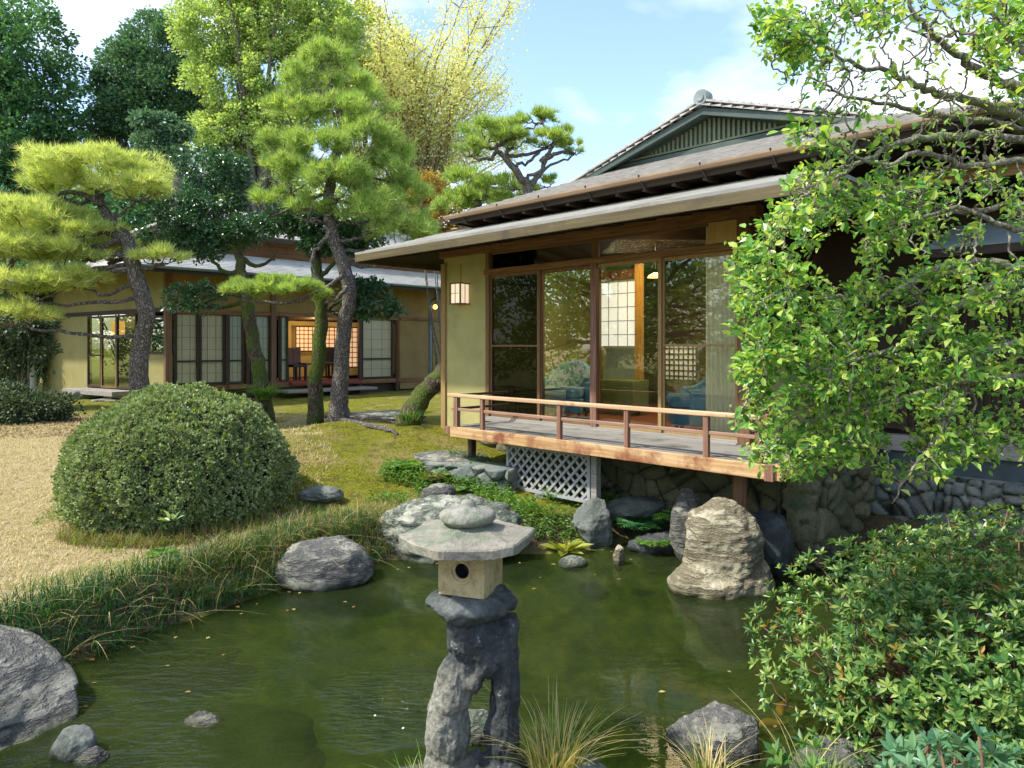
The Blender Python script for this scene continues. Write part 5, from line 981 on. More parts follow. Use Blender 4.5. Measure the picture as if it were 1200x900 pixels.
cloud_tree('dark pruned evergreen with a straight mossy trunk in front of the open lit room', [(369, 487, 12.2), (371, 450, 12.2), (374, 400, 12.2), (376, 360, 12.2), (372, 320, 12.2), (366, 290, 12.2), (362, 262, 12.3)], [.15, .125, .12, .11, .10, .08, .05],
    [pad(330, 262, 12.4, 34, 13), pad(366, 262, 12.3, 30, 14), pad(400, 285, 12.2, 30, 13), pad(372, 288, 12.2, 24, 9), pad(424, 275, 12.4, 30, 16), pad(347, 244, 12.6, 26, 12), pad(428, 338, 12.0, 26, 10), pad(440, 360, 12.0, 30, 13), pad(412, 362, 12.0, 14, 9)], G['camellia'], bark_moss, 26, .062, .12, 22,
    [[(374, 370, 12.2), (400, 352, 12.1), (420, 350, 12.0)], [(372, 330, 12.2), (395, 305, 12.2), (405, 292, 12.2)]])
cloud_tree('blue grey pruned tree rising behind the golden pine', [(200, 330, 17.5), (205, 240, 17.5), (215, 190, 17.5), (205, 170, 17.5)], [.16, .13, .09, .05], [pad(183, 143, 17.5, 26, 8), pad(208, 155, 17.5, 16, 8), pad(180, 166, 17.5, 22, 8), pad(203, 180, 17.5, 20, 8)], G['silver'], bark_grey, 30, .08, .14, 23, name='pruned_tree', nc=70)
# sharp shaped ferny growth on the mossy trunk is the tree's own epiphyte: a thing beside it
def grass_tuft(name, label, base, n, ln, wd, mats_, seed, lean=.5, fan=.12, group=None, cat_='grass tuft', ratio=None):
    rg_ = np.random.RandomState(seed); base = np.array(base, float); k = 6; a = rg_.rand(n) * 2 * math.pi; r0 = fan * np.sqrt(rg_.rand(n)); root = base + np.column_stack([np.cos(a) * r0, np.sin(a) * r0, np.zeros(n)])
    l = ln * (.45 + .65 * rg_.rand(n)); ou = np.column_stack([np.cos(a), np.sin(a), np.zeros(n)]) + rg_.randn(n, 3) * [.5, .5, 0]; ln_ = lean * (.3 + rg_.rand(n)); side = np.column_stack([-ou[:, 1], ou[:, 0], np.zeros(n)]); side /= np.linalg.norm(side, axis=1, keepdims=True) + 1e-9
    V = []
    for j in range(k + 1):
        t = j / k; p_ = root + ou * (ln_ * l * t ** 2.0)[:, None] + np.array([0, 0, 1.0]) * (l * (t - .45 * np.clip(ln_, 0, 1.6) * t ** 2.4))[:, None]; w_ = wd * (1 - t ** 2) * .5 + .0004; V += [p_ - side * w_, p_ + side * w_]
    V = np.stack(V, 1).reshape(-1, 3); q_ = np.array([(2 * j, 2 * j + 1, 2 * j + 3, 2 * j + 2) for j in range(k)]); Fc = (q_[None] + (np.arange(n) * 2 * (k + 1))[:, None, None]).reshape(-1, 4)
    mi = None
    if len(mats_) > 1: mi = np.repeat((rg_.rand(n) < (ratio or .5)).astype(int), k)
    o = npmesh(name, V, Fc, mats_, None, tuple(base), mi=mi); return tag(o, label, cat_, group)
grass_tuft('fern_clump', 'green hanging fern clump on the mossy trunk before the white doors', pt(310, 468, 12.3), 260, .42, .02, [G['fern']], 4, lean=1.3, fan=.12, cat_='fern')
# leaning mossy trunk at the corner of the tea house
tp = [pt(474, 489, 10.9), pt(490, 470, 11.0), pt(505, 452, 11.15), pt(520, 436, 11.3), pt(545, 400, 11.6), pt(562, 330, 12.2)]; tp[0][2] = gz(tp[0][0], tp[0][1]) - .05; sp_ = spline(tp, 5, .01); b = MB(); b.tube(sp_, lerp_list([.20, .16, .145, .135, .12, .07], len(sp_)), 14)
r = empty('leaning_tree', tuple(tp[0])); tag(r, 'mossy trunk leaning to the right behind the ochre pillar wall', 'tree'); b.build('trunk', bark_moss, r, smooth=True, world=True)
grass_tuft('fern_clump', 'small green sedge clump at the foot of the leaning mossy trunk', pt(478, 492, 10.6), 160, .2, .010, [G['grass'], G['green']], 5, lean=.8, fan=.2)

# ------------------------------------------------------------------ big trees behind
def big_tree(name, label, base, height, ells, mat_, bark, nclump, per, cr, size, seed, tr=.3, fork=6, tpl=LEAF1, thin=.05, up=.5, inner=.45):
    rg_ = np.random.RandomState(seed); rr_ = random.Random(seed); base = np.array(base, float); cen = np.mean([e[0] for e in ells], 0); b = MB(); top = np.array([cen[0], cen[1], base[2] + height * .55])
    sp_ = spline([base, base * .6 + top * .4 + (rr_.gauss(0, .15), 0, 0), top], 6, .02, rr_); b.tube(sp_, lerp_list([tr, tr * .75, tr * .5], len(sp_)), 10)
    for c, r_ in ells:
        c = np.array(c); r_ = np.array(r_)
        for k in range(fork):
            a = sp_[rr_.randint(len(sp_) // 2, len(sp_) - 1)]; e = c + np.array(unit(rg_, 1)[0]) * r_ * .85; m2 = (a + e) / 2 + np.array([0, 0, .3]); p_ = spline([a, m2, e], 5, .04, rr_); b.tube(p_, lerp_list([tr * .35, tr * .2, thin * .4], len(p_)), 6)
    fol = crown(rg_, ells, nclump, per, cr, size, tpl, inner=inner, up=up); return put_tree(name, label, 'tree', base, b, bark, fol, mat_, 'tall trees behind the houses')
def E(u, v, Y, ru, rv, rd=None): return pad(u, v, Y, ru, rv, rd)
big_tree('evergreen_tree', 'dark dense evergreen filling the top left corner', pt(15, 440, 24)[:2].tolist() + [.8], 14, [E(10, 60, 24, 75, 70), E(40, 120, 24, 55, 60), E(0, 170, 24, 80, 55), E(-60, 80, 24, 70, 120), E(60, 175, 24, 45, 45), E(25, 230, 24, 60, 40)], G['dark'], bark_grey, 900, 60, .42, .13, 31)
big_tree('conifer_tree', 'blue green conifer right of the corner evergreen', pt(195, 440, 26)[:2].tolist() + [.8], 13, [E(190, 55, 26, 45, 36), E(158, 85, 26, 42, 38), E(200, 105, 26, 48, 40), E(135, 110, 26, 22, 22), E(160, 135, 26, 46, 26), E(225, 140, 26, 26, 30), E(120, 150, 26, 26, 18)], G['cypress'], bark_grey, 850, 60, .36, .12, 32)
big_tree('broadleaf_tree', 'broad bright green tree towering behind the left house', pt(320, 440, 22)[:2].tolist() + [.8], 14, [E(255, 30, 22, 55, 48), E(320, 20, 22, 70, 50), E(270, 95, 22, 50, 45), E(335, 85, 22, 60, 45), E(290, 150, 22, 52, 42), E(380, 40, 22, 55, 42), E(340, 140, 22, 44, 40), E(250, 165, 22, 30, 34), E(310, -30, 22, 80, 40)], G['broad'], bark_grey, 1250, 85, .30, .088, 33)
# airy yellow tree with a fan of thin stems
rg_ = np.random.RandomState(34); rr_ = random.Random(34); base = np.array(pt(492, 420, 25)[:2].tolist() + [.8]); b = MB(); fork = pt(492, 262, 25); b.tube(spline([base, (base + fork) / 2, fork], 4, .02), [.3] * 9, 10) if False else b.tube(spline([base, (base + fork) / 2, fork], 4, .02, rr_), lerp_list([.3, .22], 9), 10)
tips = []
for k in range(46):
    u = rr_.uniform(395, 610); v = rr_.uniform(-40, 175) + abs(u - 490) * .15; e = pt(u, v, 25 + rr_.uniform(-2, 2)); st_ = fork + np.array([rr_.gauss(0, .35), rr_.gauss(0, .3), rr_.uniform(-1, 0.8)]); mid = st_ * .5 + e * .5 + np.array([(st_[0] - e[0]) * .16, 0, .5]); p_ = spline([st_, mid, e], 7, .03, rr_)
    b.tube(p_, lerp_list([.065, .04, .012], len(p_)), 5)
    for q_ in range(5):
        a = p_[rr_.randint(len(p_) // 3, len(p_) - 2)]; e2 = a + np.array([rr_.gauss(0, .7), rr_.gauss(0, .6), abs(rr_.gauss(.8, .5))]); p2 = spline([a, (a + e2) / 2 + (0, 0, -.05), e2], 3, .03, rr_); b.tube(p2, lerp_list([.02, .006], len(p2)), 4); tips += p2[1:]
    tips += p_[len(p_) // 2:]
tips = np.array(tips); n = 46000; ti = tips[rg_.randint(0, len(tips), n)] + rg_.randn(n, 3) * .26; fol = leaves(ti, rg_.randn(n, 3), rg_.randn(n, 3) * .6 + [0, 0, .4], .07 + .045 * rg_.rand(n))
put_tree('yellow_tree', 'airy yellowing tree with a fan of bare thin stems above the tea house eave', 'tree', base, b, barkmat('pale golden bark', (.36, .30, .17), (.18, .14, .08), 30), fol, G['yellow'], 'tall trees behind the houses')
big_tree('broadleaf_tree', 'yellow green tree seen left of the airy yellow tree top', pt(430, 440, 26)[:2].tolist() + [.8], 12, [E(425, 50, 26, 50, 45), E(450, 110, 26, 45, 45), E(400, 100, 26, 40, 40)], leafmat('lime leaves', [(.16, .24, .04), (.33, .38, .07), (.45, .44, .10)], .45, .5, clump_amt=.3), bark_grey, 420, 45, .36, .11, 35)
# undergrowth behind the left house and between the houses
def shrub(name, label, ells, mat_, nclump, per, cr, size, seed, group='shrubs behind the houses', base=None, tpl=LEAF1, cat_='shrub', stems=8, inner=.4, up=.5):
    rg_ = np.random.RandomState(seed); rr_ = random.Random(seed); c = np.mean([e[0] for e in ells], 0); base = np.array(base if base is not None else [c[0], c[1], max(gz(c[0], c[1]), .0)], float); b = MB()
    for k in range(stems):
        e, r_ = ells[k % len(ells)]; t_ = np.array(e) + unit(rg_, 1)[0] * np.array(r_) * .7; s0 = base + np.array([rr_.gauss(0, .08), rr_.gauss(0, .08), -.03]); p_ = spline([s0, (s0 + t_) / 2 + (rr_.gauss(0, .05), rr_.gauss(0, .05), 0), t_], 5, .015, rr_); b.tube(p_, lerp_list([.03, .02, .008], len(p_)), 6)
    fol = crown(rg_, ells, nclump, per, cr, size, tpl, inner=inner, up=up); r = empty(name, tuple(base)); tag(r, label, cat_, group); b.build('stems', bark_grey, r, smooth=True, world=True); npmesh('foliage', fol[0], fol[1], mat_, r); return r
shrub('shrub', 'reddish and yellow shrub behind the left tip of the upper eave', [E(520, 255, 20, 30, 28), E(500, 225, 20, 22, 22), E(545, 270, 20, 26, 16)], leafmat('russet leaves', [(.30, .12, .05), (.42, .28, .06), (.2, .24, .05)], .4, .5), 220, 40, .25, .09, 41, base=(*pt(520, 300, 20)[:2], .8))
shrub('evergreen_shrub', 'dark shrub mass between the golden pine and the roof of the left house', [E(150, 250, 21, 70, 34), E(90, 270, 21, 70, 40), E(210, 240, 21, 50, 36)], G['dark'], 420, 45, .35, .12, 42, base=(*pt(150, 300, 21)[:2], .8))
shrub('evergreen_shrub', 'green shrub mass behind the roof ridge of the left house', [E(300, 220, 27, 60, 44), E(400, 235, 27, 66, 46), E(470, 245, 27, 50, 44)], G['broad'], 420, 45, .42, .13, 43, base=(*pt(380, 300, 27)[:2], .8))
for k, (u, v, Y, ru, rv, mt, lab) in enumerate(((-40, 330, 22, 120, 110, 'dark', 'tall dark hedge tree beyond the left edge of the lawn'), (25, 380, 19.5, 42, 70, 'dark', 'dark narrow shrub at the far left end of the left house'))):
    shrub('evergreen_shrub', lab, [E(u, v, Y, ru, rv)], G[mt], 380, 45, .4, .12, 50 + k, base=(*pt(u, 460, Y)[:2], .8))
shrub('shrub', 'loose leafy shrub with thin pale stems beside the left house', [E(18, 385, 14.5, 32, 22), E(40, 410, 14.5, 26, 14), E(5, 425, 14.5, 26, 18), E(45, 372, 14.5, 22, 14)], G['dull'], 200, 30, .16, .075, 61, base=(*pt(25, 470, 14.5)[:2], .75), tpl=LEAF2)
shrub('shrub', 'low spreading shrub with pale leaves at the left edge of the lawn', [E(28, 478, 12.6, 45, 16), E(62, 476, 12.8, 26, 14), E(0, 470, 12.6, 32, 22)], G['dull'], 260, 30, .13, .06, 62, base=(*pt(30, 500, 12.6)[:2], .68), tpl=LEAF2)
# trees beyond the frame on the left that the windows and the pond mirror
big_tree('broadleaf_tree', 'sunlit tree beyond the left edge of the lawn mirrored in the glass doors', (-13, 7.0, .3), 7, [((-13, 7, 3.6), (2.4, 2.2, 2.2)), ((-14, 4, 3.0), (2.4, 2.2, 2.0)), ((-12.5, 9.5, 3.2), (1.8, 1.8, 2)), ((-15.5, 7, 6.5), (2.5, 4, 2.6)), ((-16.5, 1, 6), (2.5, 4, 2.6)), ((-17, 4, 2.2), (2, 6, 2.2))], G['broad'], bark_grey, 900, 45, .4, .14, 71)
big_tree('broadleaf_tree', 'dark tree left of the camera mirrored in the glass doors', (-11, 0, .3), 7, [((-11, 0, 3.2), (2.4, 2.4, 2.4)), ((-9.5, -3.5, 3.4), (2.4, 2.4, 2.4))], G['broad'], bark_grey, 380, 40, .4, .14, 72)

big_tree('broadleaf_tree', 'dark tree added out of view to keep sky out of the entrance glass', (-23, 21, .8), 7, [((-23, 21, 4.0), (3.0, 4.5, 3.2)), ((-22, 17, 3.2), (2.5, 3, 2.6)), ((-23, 25, 3.2), (2.5, 3, 2.8))], G['dark'], bark_grey, 420, 40, .45, .16, 73)  # added unseen tree, blocks bright sky from reflecting in the entrance panes
# ------------------------------------------------------------------ clipped dome bush on the lawn
def dome(name, label, c, r_, n, size, mat_, seed, lumps=.09, cut=-.35, cat_='bush'):
    rg_ = np.random.RandomState(seed); c = np.array(c, float); r_ = np.array(r_); k = int(n / 7); d = unit(rg_, int(k * 1.6)); d = d[d[:, 2] > cut][:k]
    rad = 1 + lumps * np.array([mnoise.noise(Vector(q_) * 3.0 + Vector((seed, 0, 0))) for q_ in d]) + .035 * np.array([mnoise.noise(Vector(q_) * 9) for q_ in d]) + .05 * np.array([abs(mnoise.noise(Vector((q_[0] * 13, q_[1] * 13, q_[2] * 24)))) for q_ in d]) - .07 * rg_.rand(len(d)) ** 3
    rad *= np.where(d[:, 2] < 0, 1 + d[:, 2] * .25, 1)
    tc_ = c + d * r_ * rad[:, None]; m7 = 7; n2 = len(d) * m7; p_ = np.repeat(tc_, m7, 0); dd = np.repeat(d, m7, 0) + np.array([0, 0, .25]); e = unit(rg_, n2); dr = dd * .75 + e * .8; pos = p_ - np.repeat(d, m7, 0) * .012 + e * .012
    V1 = leaves(pos, dr, dd + rg_.randn(n2, 3) * .5, size * (.7 + .6 * rg_.rand(n2)), LEAF1); return V1, d, rad
bc_ = np.array([-3.56, 7.66, .66]); br = np.array([1.12, 1.12, 1.0])
(fv, ff), d_, rd_ = dome('bush', '', bc_, br, 130000, .031, None, 3, cut=-.7)
fv[:, 2] = np.maximum(fv[:, 2], .33)
r = empty('clipped_bush', (bc_[0], bc_[1], gz(bc_[0], bc_[1]))); tag(r, 'large clipped dome shaped bush on the dry lawn', 'bush')
npmesh('foliage', fv, ff, G['boxbush'], r)
v, f = ico(4); v = v * br * .88 + bc_; v[:, 2] = np.maximum(v[:, 2], .30); npmesh('inner_twigs', v, f, mat('dense dark twigs', [(.018, .022, .010), (.05, .05, .025)], scale=25, rough=.9, bscale=60, bstr=.8, bdist=.02), r)

rg2 = np.random.RandomState(77); d_s = unit(rg2, 900); d_s = d_s[d_s[:, 2] > -.3]; p_s = bc_ + d_s * br * (1.0 + .035 * rg2.rand(len(d_s), 1)); n_s = len(p_s) * 4; fs_ = leaves(np.repeat(p_s, 4, 0) + rg2.randn(n_s, 3) * .008, np.repeat(d_s, 4, 0) + rg2.randn(n_s, 3) * .5 + [0, 0, .4], rg2.randn(n_s, 3), .03 * np.ones(n_s)); npmesh('new_shoots', fs_[0], fs_[1], G['green'], r)
# ------------------------------------------------------------------ azalea at the lower right, with rosettes of leaves
def rosettes(rg_, cen, ax, m_, size, tpl=LEAFN, tilt=.55, mix=.15):
    n = len(cen) * m_; p_ = np.repeat(cen, m_, 0); a = np.repeat(ax / np.linalg.norm(ax, axis=1, keepdims=True), m_, 0); ref = np.repeat(unit(rg_, len(cen)), m_, 0); x = np.cross(a, ref); x /= np.linalg.norm(x, axis=1, keepdims=True); y = np.cross(a, x)
    ph = np.tile(np.arange(m_) * 2.4, len(cen)) + np.repeat(rg_.rand(len(cen)) * 6, m_); tl = tilt + rg_.randn(n) * mix + np.tile(np.linspace(.45, -.25, m_), len(cen)); ou = x * np.cos(ph)[:, None] + y * np.sin(ph)[:, None]
    d = ou * np.cos(tl)[:, None] + a * np.sin(tl)[:, None]; s = np.repeat(size * (.7 + .5 * rg_.rand(len(cen))), m_) * (.75 + .35 * rg_.rand(n)); return leaves(p_, d, a + rg_.randn(n, 3) * .12, s, tpl)
def azalea(label, ells, n, size, seed, mat_, base, m_=8, group=None, tw=70, cut=-.3, yel=.03):
    rg_ = np.random.RandomState(seed); rr_ = random.Random(seed); C_, A_ = [], []
    for c, r_ in ells:
        k = int(n / len(ells)); d = unit(rg_, k); d = d[d[:, 2] > cut]; rad = .72 + .3 * rg_.rand(len(d)) ** .6 + .10 * np.array([mnoise.noise(Vector(q_) * 4) for q_ in d]); C_.append(np.array(c) + d * np.array(r_) * rad[:, None]); A_.append(d + np.array([0, 0, .75]) + rg_.randn(len(d), 3) * .3)
    C_, A_ = np.vstack(C_), np.vstack(A_); ok = C_[:, 2] > .05; C_, A_ = C_[ok], A_[ok]; r = empty('azalea_bush', tuple(base)); tag(r, label, 'bush', group)
    pick = rg_.rand(len(C_)) < yel; fv = rosettes(rg_, C_[~pick], A_[~pick], m_, size); npmesh('foliage', fv[0], fv[1], mat_, r)
    fv = rosettes(rg_, C_[pick] - A_[pick] * .03, A_[pick], 3, size); npmesh('old_leaves', fv[0], fv[1], G['autumn'], r); b = MB(); base = np.array(base, float)
    for k in range(tw):
        e = C_[rr_.randint(0, len(C_) - 1)]; s0 = base + np.array([rr_.gauss(0, .12), rr_.gauss(0, .12), -.05]); mid = s0 * .45 + e * .55 + np.array([0, 0, -.06]); p_ = spline([s0, mid, e], 5, .012, rr_); b.tube(p_, lerp_list([.011, .007, .003], len(p_)), 5)
        for j in range(4): a = p_[rr_.randint(2, len(p_) - 1)]; i2 = int(np.argmin(np.linalg.norm(C_ - a, axis=1) + rg_.rand(len(C_)) * .5)); e2 = C_[i2]; p2 = spline([a, (a + e2) / 2 - (0, 0, .02), e2], 3, .008, rr_); b.tube(p2, lerp_list([.005, .002], len(p2)), 4)
    b.build('stems', mat('reddish twigs', [(.10, .05, .03), (.20, .12, .07)], scale=20, rough=.8), r, smooth=True, world=True); return r
azalea('large leafy azalea bush filling the lower right corner', [((2.45, 3.85, .38), (1.12, .95, .74)), ((2.28, 3.66, .30), (.62, .6, .62)), ((2.8, 3.2, .42), (.9, .7, .68)), ((3.4, 4.5, .42), (1.2, .9, .66))], 6800, .052, 81, G['azalea'], (2.5, 3.7, .15), 7, tw=160, yel=.035)
azalea('sprig of large glossy leaves at the bottom edge in front of the azalea', [((1.0, 1.62, 1.08), (.17, .10, .14))], 46, .044, 82, leafmat('blue green large leaves', [(.05, .15, .08), (.10, .24, .12), (.18, .32, .16)], .25, .3, spec=.5), (1.05, 1.55, .25), 8, tw=14, cut=-2, yel=0, group='near sprigs')
azalea('low shoots of large leaves in the bottom right corner', [((1.30, 1.80, .96), (.34, .18, .12))], 80, .044, 83, leafmat('blue green leaves', [(.05, .15, .07), (.10, .24, .10), (.18, .32, .14)], .25, .3, spec=.5), (1.35, 1.8, .25), 8, tw=24, cut=-2, yel=0, group='near sprigs')
azalea('single low leafy shoot left of the near sprig at the bottom edge', [((.78, 1.85, .96), (.11, .08, .10))], 18, .044, 84, G['azalea'], (.8, 1.9, .28), 8, tw=8, cut=-2, yel=0, group='near sprigs')

# ------------------------------------------------------------------ foreground tree reaching in from the right
rr_ = random.Random(91); rg_ = np.random.RandomState(91); b = MB(); base = np.array([3.55, 3.9, .25])
trunk = spline([base, (3.5, 3.85, 1.2), (3.35, 3.75, 2.1), (3.3, 3.7, 2.9), (3.2, 3.6, 3.7)], 6, .015, rr_); b.tube(trunk, lerp_list([.17, .14, .12, .10, .06], len(trunk)), 12)
LIM = [([(1260, 150, 3.6), (1200, 107, 3.6), (1150, 85, 3.55), (1110, 55, 3.5), (1075, 20, 3.4), (1050, -30, 3.4)], .036), ([(1270, 170, 3.7), (1190, 137, 3.7), (1140, 118, 3.7), (1090, 106, 3.65), (1050, 88, 3.6), (1000, 75, 3.5), (960, 50, 3.5)], .034),
       ([(1260, 180, 3.8), (1190, 150, 3.8), (1130, 140, 3.8), (1080, 132, 3.8), (1040, 121, 3.75), (990, 112, 3.7), (945, 85, 3.7)], .026), ([(1280, 200, 3.7), (1200, 165, 3.7), (1120, 160, 3.6), (1060, 168, 3.55), (1010, 190, 3.5), (965, 218, 3.5), (925, 235, 3.45)], .030),
       ([(1290, 210, 3.5), (1200, 190, 3.4), (1140, 195, 3.35), (1080, 180, 3.3), (1030, 195, 3.3), (985, 170, 3.3), (950, 160, 3.3)], .022),
       ([(1290, 330, 3.7), (1200, 318, 3.7), (1150, 306, 3.7), (1095, 316, 3.65), (1040, 346, 3.6), (990, 350, 3.6), (935, 346, 3.55), (890, 330, 3.5)], .034), ([(1290, 350, 3.5), (1180, 332, 3.5), (1120, 360, 3.5), (1070, 400, 3.5), (1010, 420, 3.45), (950, 432, 3.4), (900, 425, 3.4)], .028),
       ([(1290, 420, 3.4), (1210, 440, 3.35), (1120, 450, 3.3), (1050, 468, 3.3), (980, 485, 3.3), (920, 500, 3.3)], .022), ([(1160, 410, 3.4), (1125, 465, 3.3), (1100, 510, 3.2), (1070, 548, 3.2), (1045, 590, 3.2)], .018), ([(1280, 260, 3.9), (1200, 240, 3.9), (1120, 250, 3.9), (1050, 235, 3.9), (980, 255, 3.85), (920, 270, 3.8)], .024),
       ([(1260, 90, 3.5), (1200, 60, 3.5), (1165, 20, 3.5), (1140, -30, 3.5)], .03), ([(1260, 250, 3.3), (1190, 270, 3.2), (1130, 245, 3.2), (1060, 262, 3.2), (1010, 290, 3.2)], .02)]
limb_pts = []
for q_, r0 in LIM:
    pp = [pt(*a) for a in q_]; near = min(trunk, key=lambda t_: np.linalg.norm(t_ - pp[0])); pp = [near] + pp; p_ = spline(pp, 7, .006, rr_); r0 *= .62; b.tube(p_, lerp_list([r0 * 1.5, r0 * 1.2, r0, r0 * .6, r0 * .3], len(p_)), 9); limb_pts += [(x_, r0 * (1.3 - i / len(p_))) for i, x_ in enumerate(p_) if i > 5]
# bare crooked side branches in the upper half
lp_arr = np.array([x_ for x_, _ in limb_pts])
def crook(a, e, r0, seg=6, jit=.03):
    p_ = spline([a] + [a + (e - a) * t_ + np.array([rr_.gauss(0, jit) for _ in range(3)]) for t_ in (.3, .6, .82)] + [e], 4, jit * .25, rr_); b.tube(p_, lerp_list([r0, r0 * .7, r0 * .35], len(p_)), 5); return p_
all_pts = list(lp_arr); tw_ends = []
REG = [  # (u0,u1,v0,v1, twigs, leaves per twig): where the boughs carry twigs and leaves
    (930, 1190, 0, 130, 120, 5), (950, 1180, 130, 230, 90, 4), (888, 965, 10, 72, 34, 30), (905, 990, 60, 110, 10, 8), (960, 1040, -20, 30, 18, 14), (1130, 1230, -10, 80, 40, 24), (1175, 1230, 60, 130, 14, 16), (1030, 1130, -10, 40, 16, 14),
    (915, 990, 145, 240, 20, 16), (930, 1060, 215, 262, 40, 18), (890, 960, 235, 290, 26, 20), (860, 930, 285, 440, 76, 25), (870, 1000, 400, 550, 110, 23), (930, 1100, 320, 480, 110, 22), (1010, 1215, 195, 300, 90, 9), (1080, 1230, 310, 545, 170, 21), (1000, 1110, 470, 560, 40, 18), (905, 1040, 505, 560, 20, 14), (1000, 1090, 250, 330, 26, 15)]
LP, LD = [], []
for u0, u1, v0, v1, nt_, lv in REG:
    for _ in range(nt_):
        Yd = 3.05 + .95 * rr_.random(); e = pt(rr_.uniform(u0, u1), rr_.uniform(v0, v1), Yd); A = np.array(all_pts); dd = np.linalg.norm((A - e), axis=1) + np.where(A[:, 0] < e[0] - .05, .35, 0) + rg_.rand(len(A)) * .12; a = A[int(np.argmin(dd))]
        ln_ = np.linalg.norm(e - a); p_ = crook(a, e, min(.011, .004 + ln_ * .008), jit=.012 + ln_ * .03); all_pts += p_[2::4]
        for j in range(lv):
            k = int(len(p_) * (.35 + .65 * rr_.random() ** .6)) ; q_ = p_[min(k, len(p_) - 1)]; LP.append(q_ + np.array([rr_.gauss(0, .022) for _ in range(3)])); t_ = (e - a) / (ln_ + 1e-6); LD.append(t_ * .5 + np.array([rr_.gauss(0, .6), rr_.gauss(0, .6), rr_.gauss(.12, .5)]))
LP, LD = np.array(LP), np.array(LD); n = len(LP); sz_ = .018 + .040 * rg_.rand(n) ** 1.3; nh_ = rg_.randn(n, 3) * .55 + [-.15, -.2, 1.0]; hf = n // 2; fv = cat([leaves(LP[:hf], LD[:hf], nh_[:hf], sz_[:hf], LEAF2), leaves(LP[hf:], LD[hf:], nh_[hf:], sz_[hf:], LEAF3)])
r = empty('overhanging_tree', tuple(base)); tag(r, 'foreground tree with crooked lichen grey branches and fresh leaves reaching in from the right', 'tree'); b.build('trunk', bark_lichen, r, smooth=True, world=True); npmesh('foliage', fv[0], fv[1], G['fresh'], r)
print('fg leaves', n)

# ------------------------------------------------------------------ ground growth
def scatter(n, x0, x1, y0, y1, rg_, cond):
    P_ = np.column_stack([rg_.uniform(x0, x1, n), rg_.uniform(y0, y1, n)]); k = cond(P_, sdf(P_)); P_ = P_[k]; return np.column_stack([P_, ground_z(P_) - .005])
def blades(root, ln, wd, lean, rg_, k=3, bias=None):
    n = len(root); a = rg_.rand(n) * 2 * math.pi; ou = np.column_stack([np.cos(a), np.sin(a), np.zeros(n)]); 
    if bias is not None: ou = ou + bias
    side = np.column_stack([-ou[:, 1], ou[:, 0], np.zeros(n)]); side /= np.linalg.norm(side, axis=1, keepdims=True) + 1e-9; l = ln * (.5 + .7 * rg_.rand(n)); le = lean * (.2 + rg_.rand(n)); V = []
    for j in range(k + 1):
        t = j / k; p_ = root + ou * (le * l * t ** 1.8)[:, None] + np.array([0, 0, 1.0]) * (l * (t - .5 * np.clip(le, 0, 1.8) * t ** 2.3))[:, None]; w_ = wd * (1 - t ** 1.6) * .5 + wd * .04; V += [p_ - side * w_, p_ + side * w_]
    V = np.stack(V, 1).reshape(-1, 3); q_ = np.array([(2 * j, 2 * j + 1, 2 * j + 3, 2 * j + 2) for j in range(k)]); return V, (q_[None] + (np.arange(n) * 2 * (k + 1))[:, None, None]).reshape(-1, 4)
rg_ = np.random.RandomState(101)
# lawn: dry stubble thinning into green at the bush
inb = lambda P_, s=1.0: ((P_[:, 0] - bc_[0]) / (br[0] * s)) ** 2 + ((P_[:, 1] - bc_[1]) / (br[1] * s)) ** 2 < .8
P_ = scatter(150000, -9.5, -1.9, 4.6, 14.0, rg_, lambda p_, d: (d > .45) & (p_[:, 0] < -2.2 - np.clip(p_[:, 1] - 9, 0, 3) * .4) & (~inb(p_)) & (rg_.rand(len(p_)) < np.clip(5.0 / p_[:, 1], 0, 1) ** 1.2))
P_ = P_[vnoise(P_, 9, 31) + .5 * vnoise(P_, 23, 33) > .45]; v, f = blades(P_, .060, .0065, 1.1, rg_, 2); tag(npmesh('dry_lawn_grass', v, f, G['lawn']), 'short straw coloured dry grass of the lawn', 'grass', kind='stuff')
P_ = scatter(60000, -5.5, -1.2, 4.4, 8.6, rg_, lambda p_, d: (d > .2) & (((d < 1.1) | inb(p_, 1.35))) & (~inb(p_)) & (vnoise(p_, 2.3, 4) > .42))
v, f = blades(P_, .055, .005, .9, rg_, 2); tag(npmesh('green_lawn_grass', v, f, G['green']), 'short green grass around the clipped bush', 'grass', kind='stuff')
# sedge on the bank
P_ = scatter(52000, -5.0, -1.3, 3.6, 7.4, rg_, lambda p_, d: (d > -.02) & (d < .62) & (p_[:, 0] < -1.55 + (p_[:, 1] > 6.6) * .3) & ((p_[:, 1] > 4.45) | (p_[:, 0] < -3.9)))
bias = np.array([.35, -.35, 0]); k = len(P_) // 2
v, f = blades(P_[:k], .25, .0065, 1.0, rg_, 4, bias); tag(npmesh('bank_sedge', v, f, G['grass']), 'long dark green sedge hanging over the pond bank', 'sedge', kind='stuff')
v, f = blades(P_[k:k + 480], .34, .005, 1.3, rg_, 5, bias); tag(npmesh('bank_straw', v, f, G['straw']), 'long pale dead blades among the sedge on the bank', 'dry grass', kind='stuff')
P_ = scatter(60000, -4.3, -.6, 5.6, 8.2, rg_, lambda p_, d: (d > .05) & ((d < .75) & (p_[:, 0] > -2.7) | inb(p_, 1.22) & (p_[:, 1] < 7.3)) & (~inb(p_, .95))); P_ = P_[rg_.permutation(len(P_))]
v, f = blades(P_[:7000], .16, .006, .9, rg_, 4); tag(npmesh('slope_grass', v, f, G['green']), 'loose green grass on the slope right of the clipped bush', 'grass', kind='stuff')
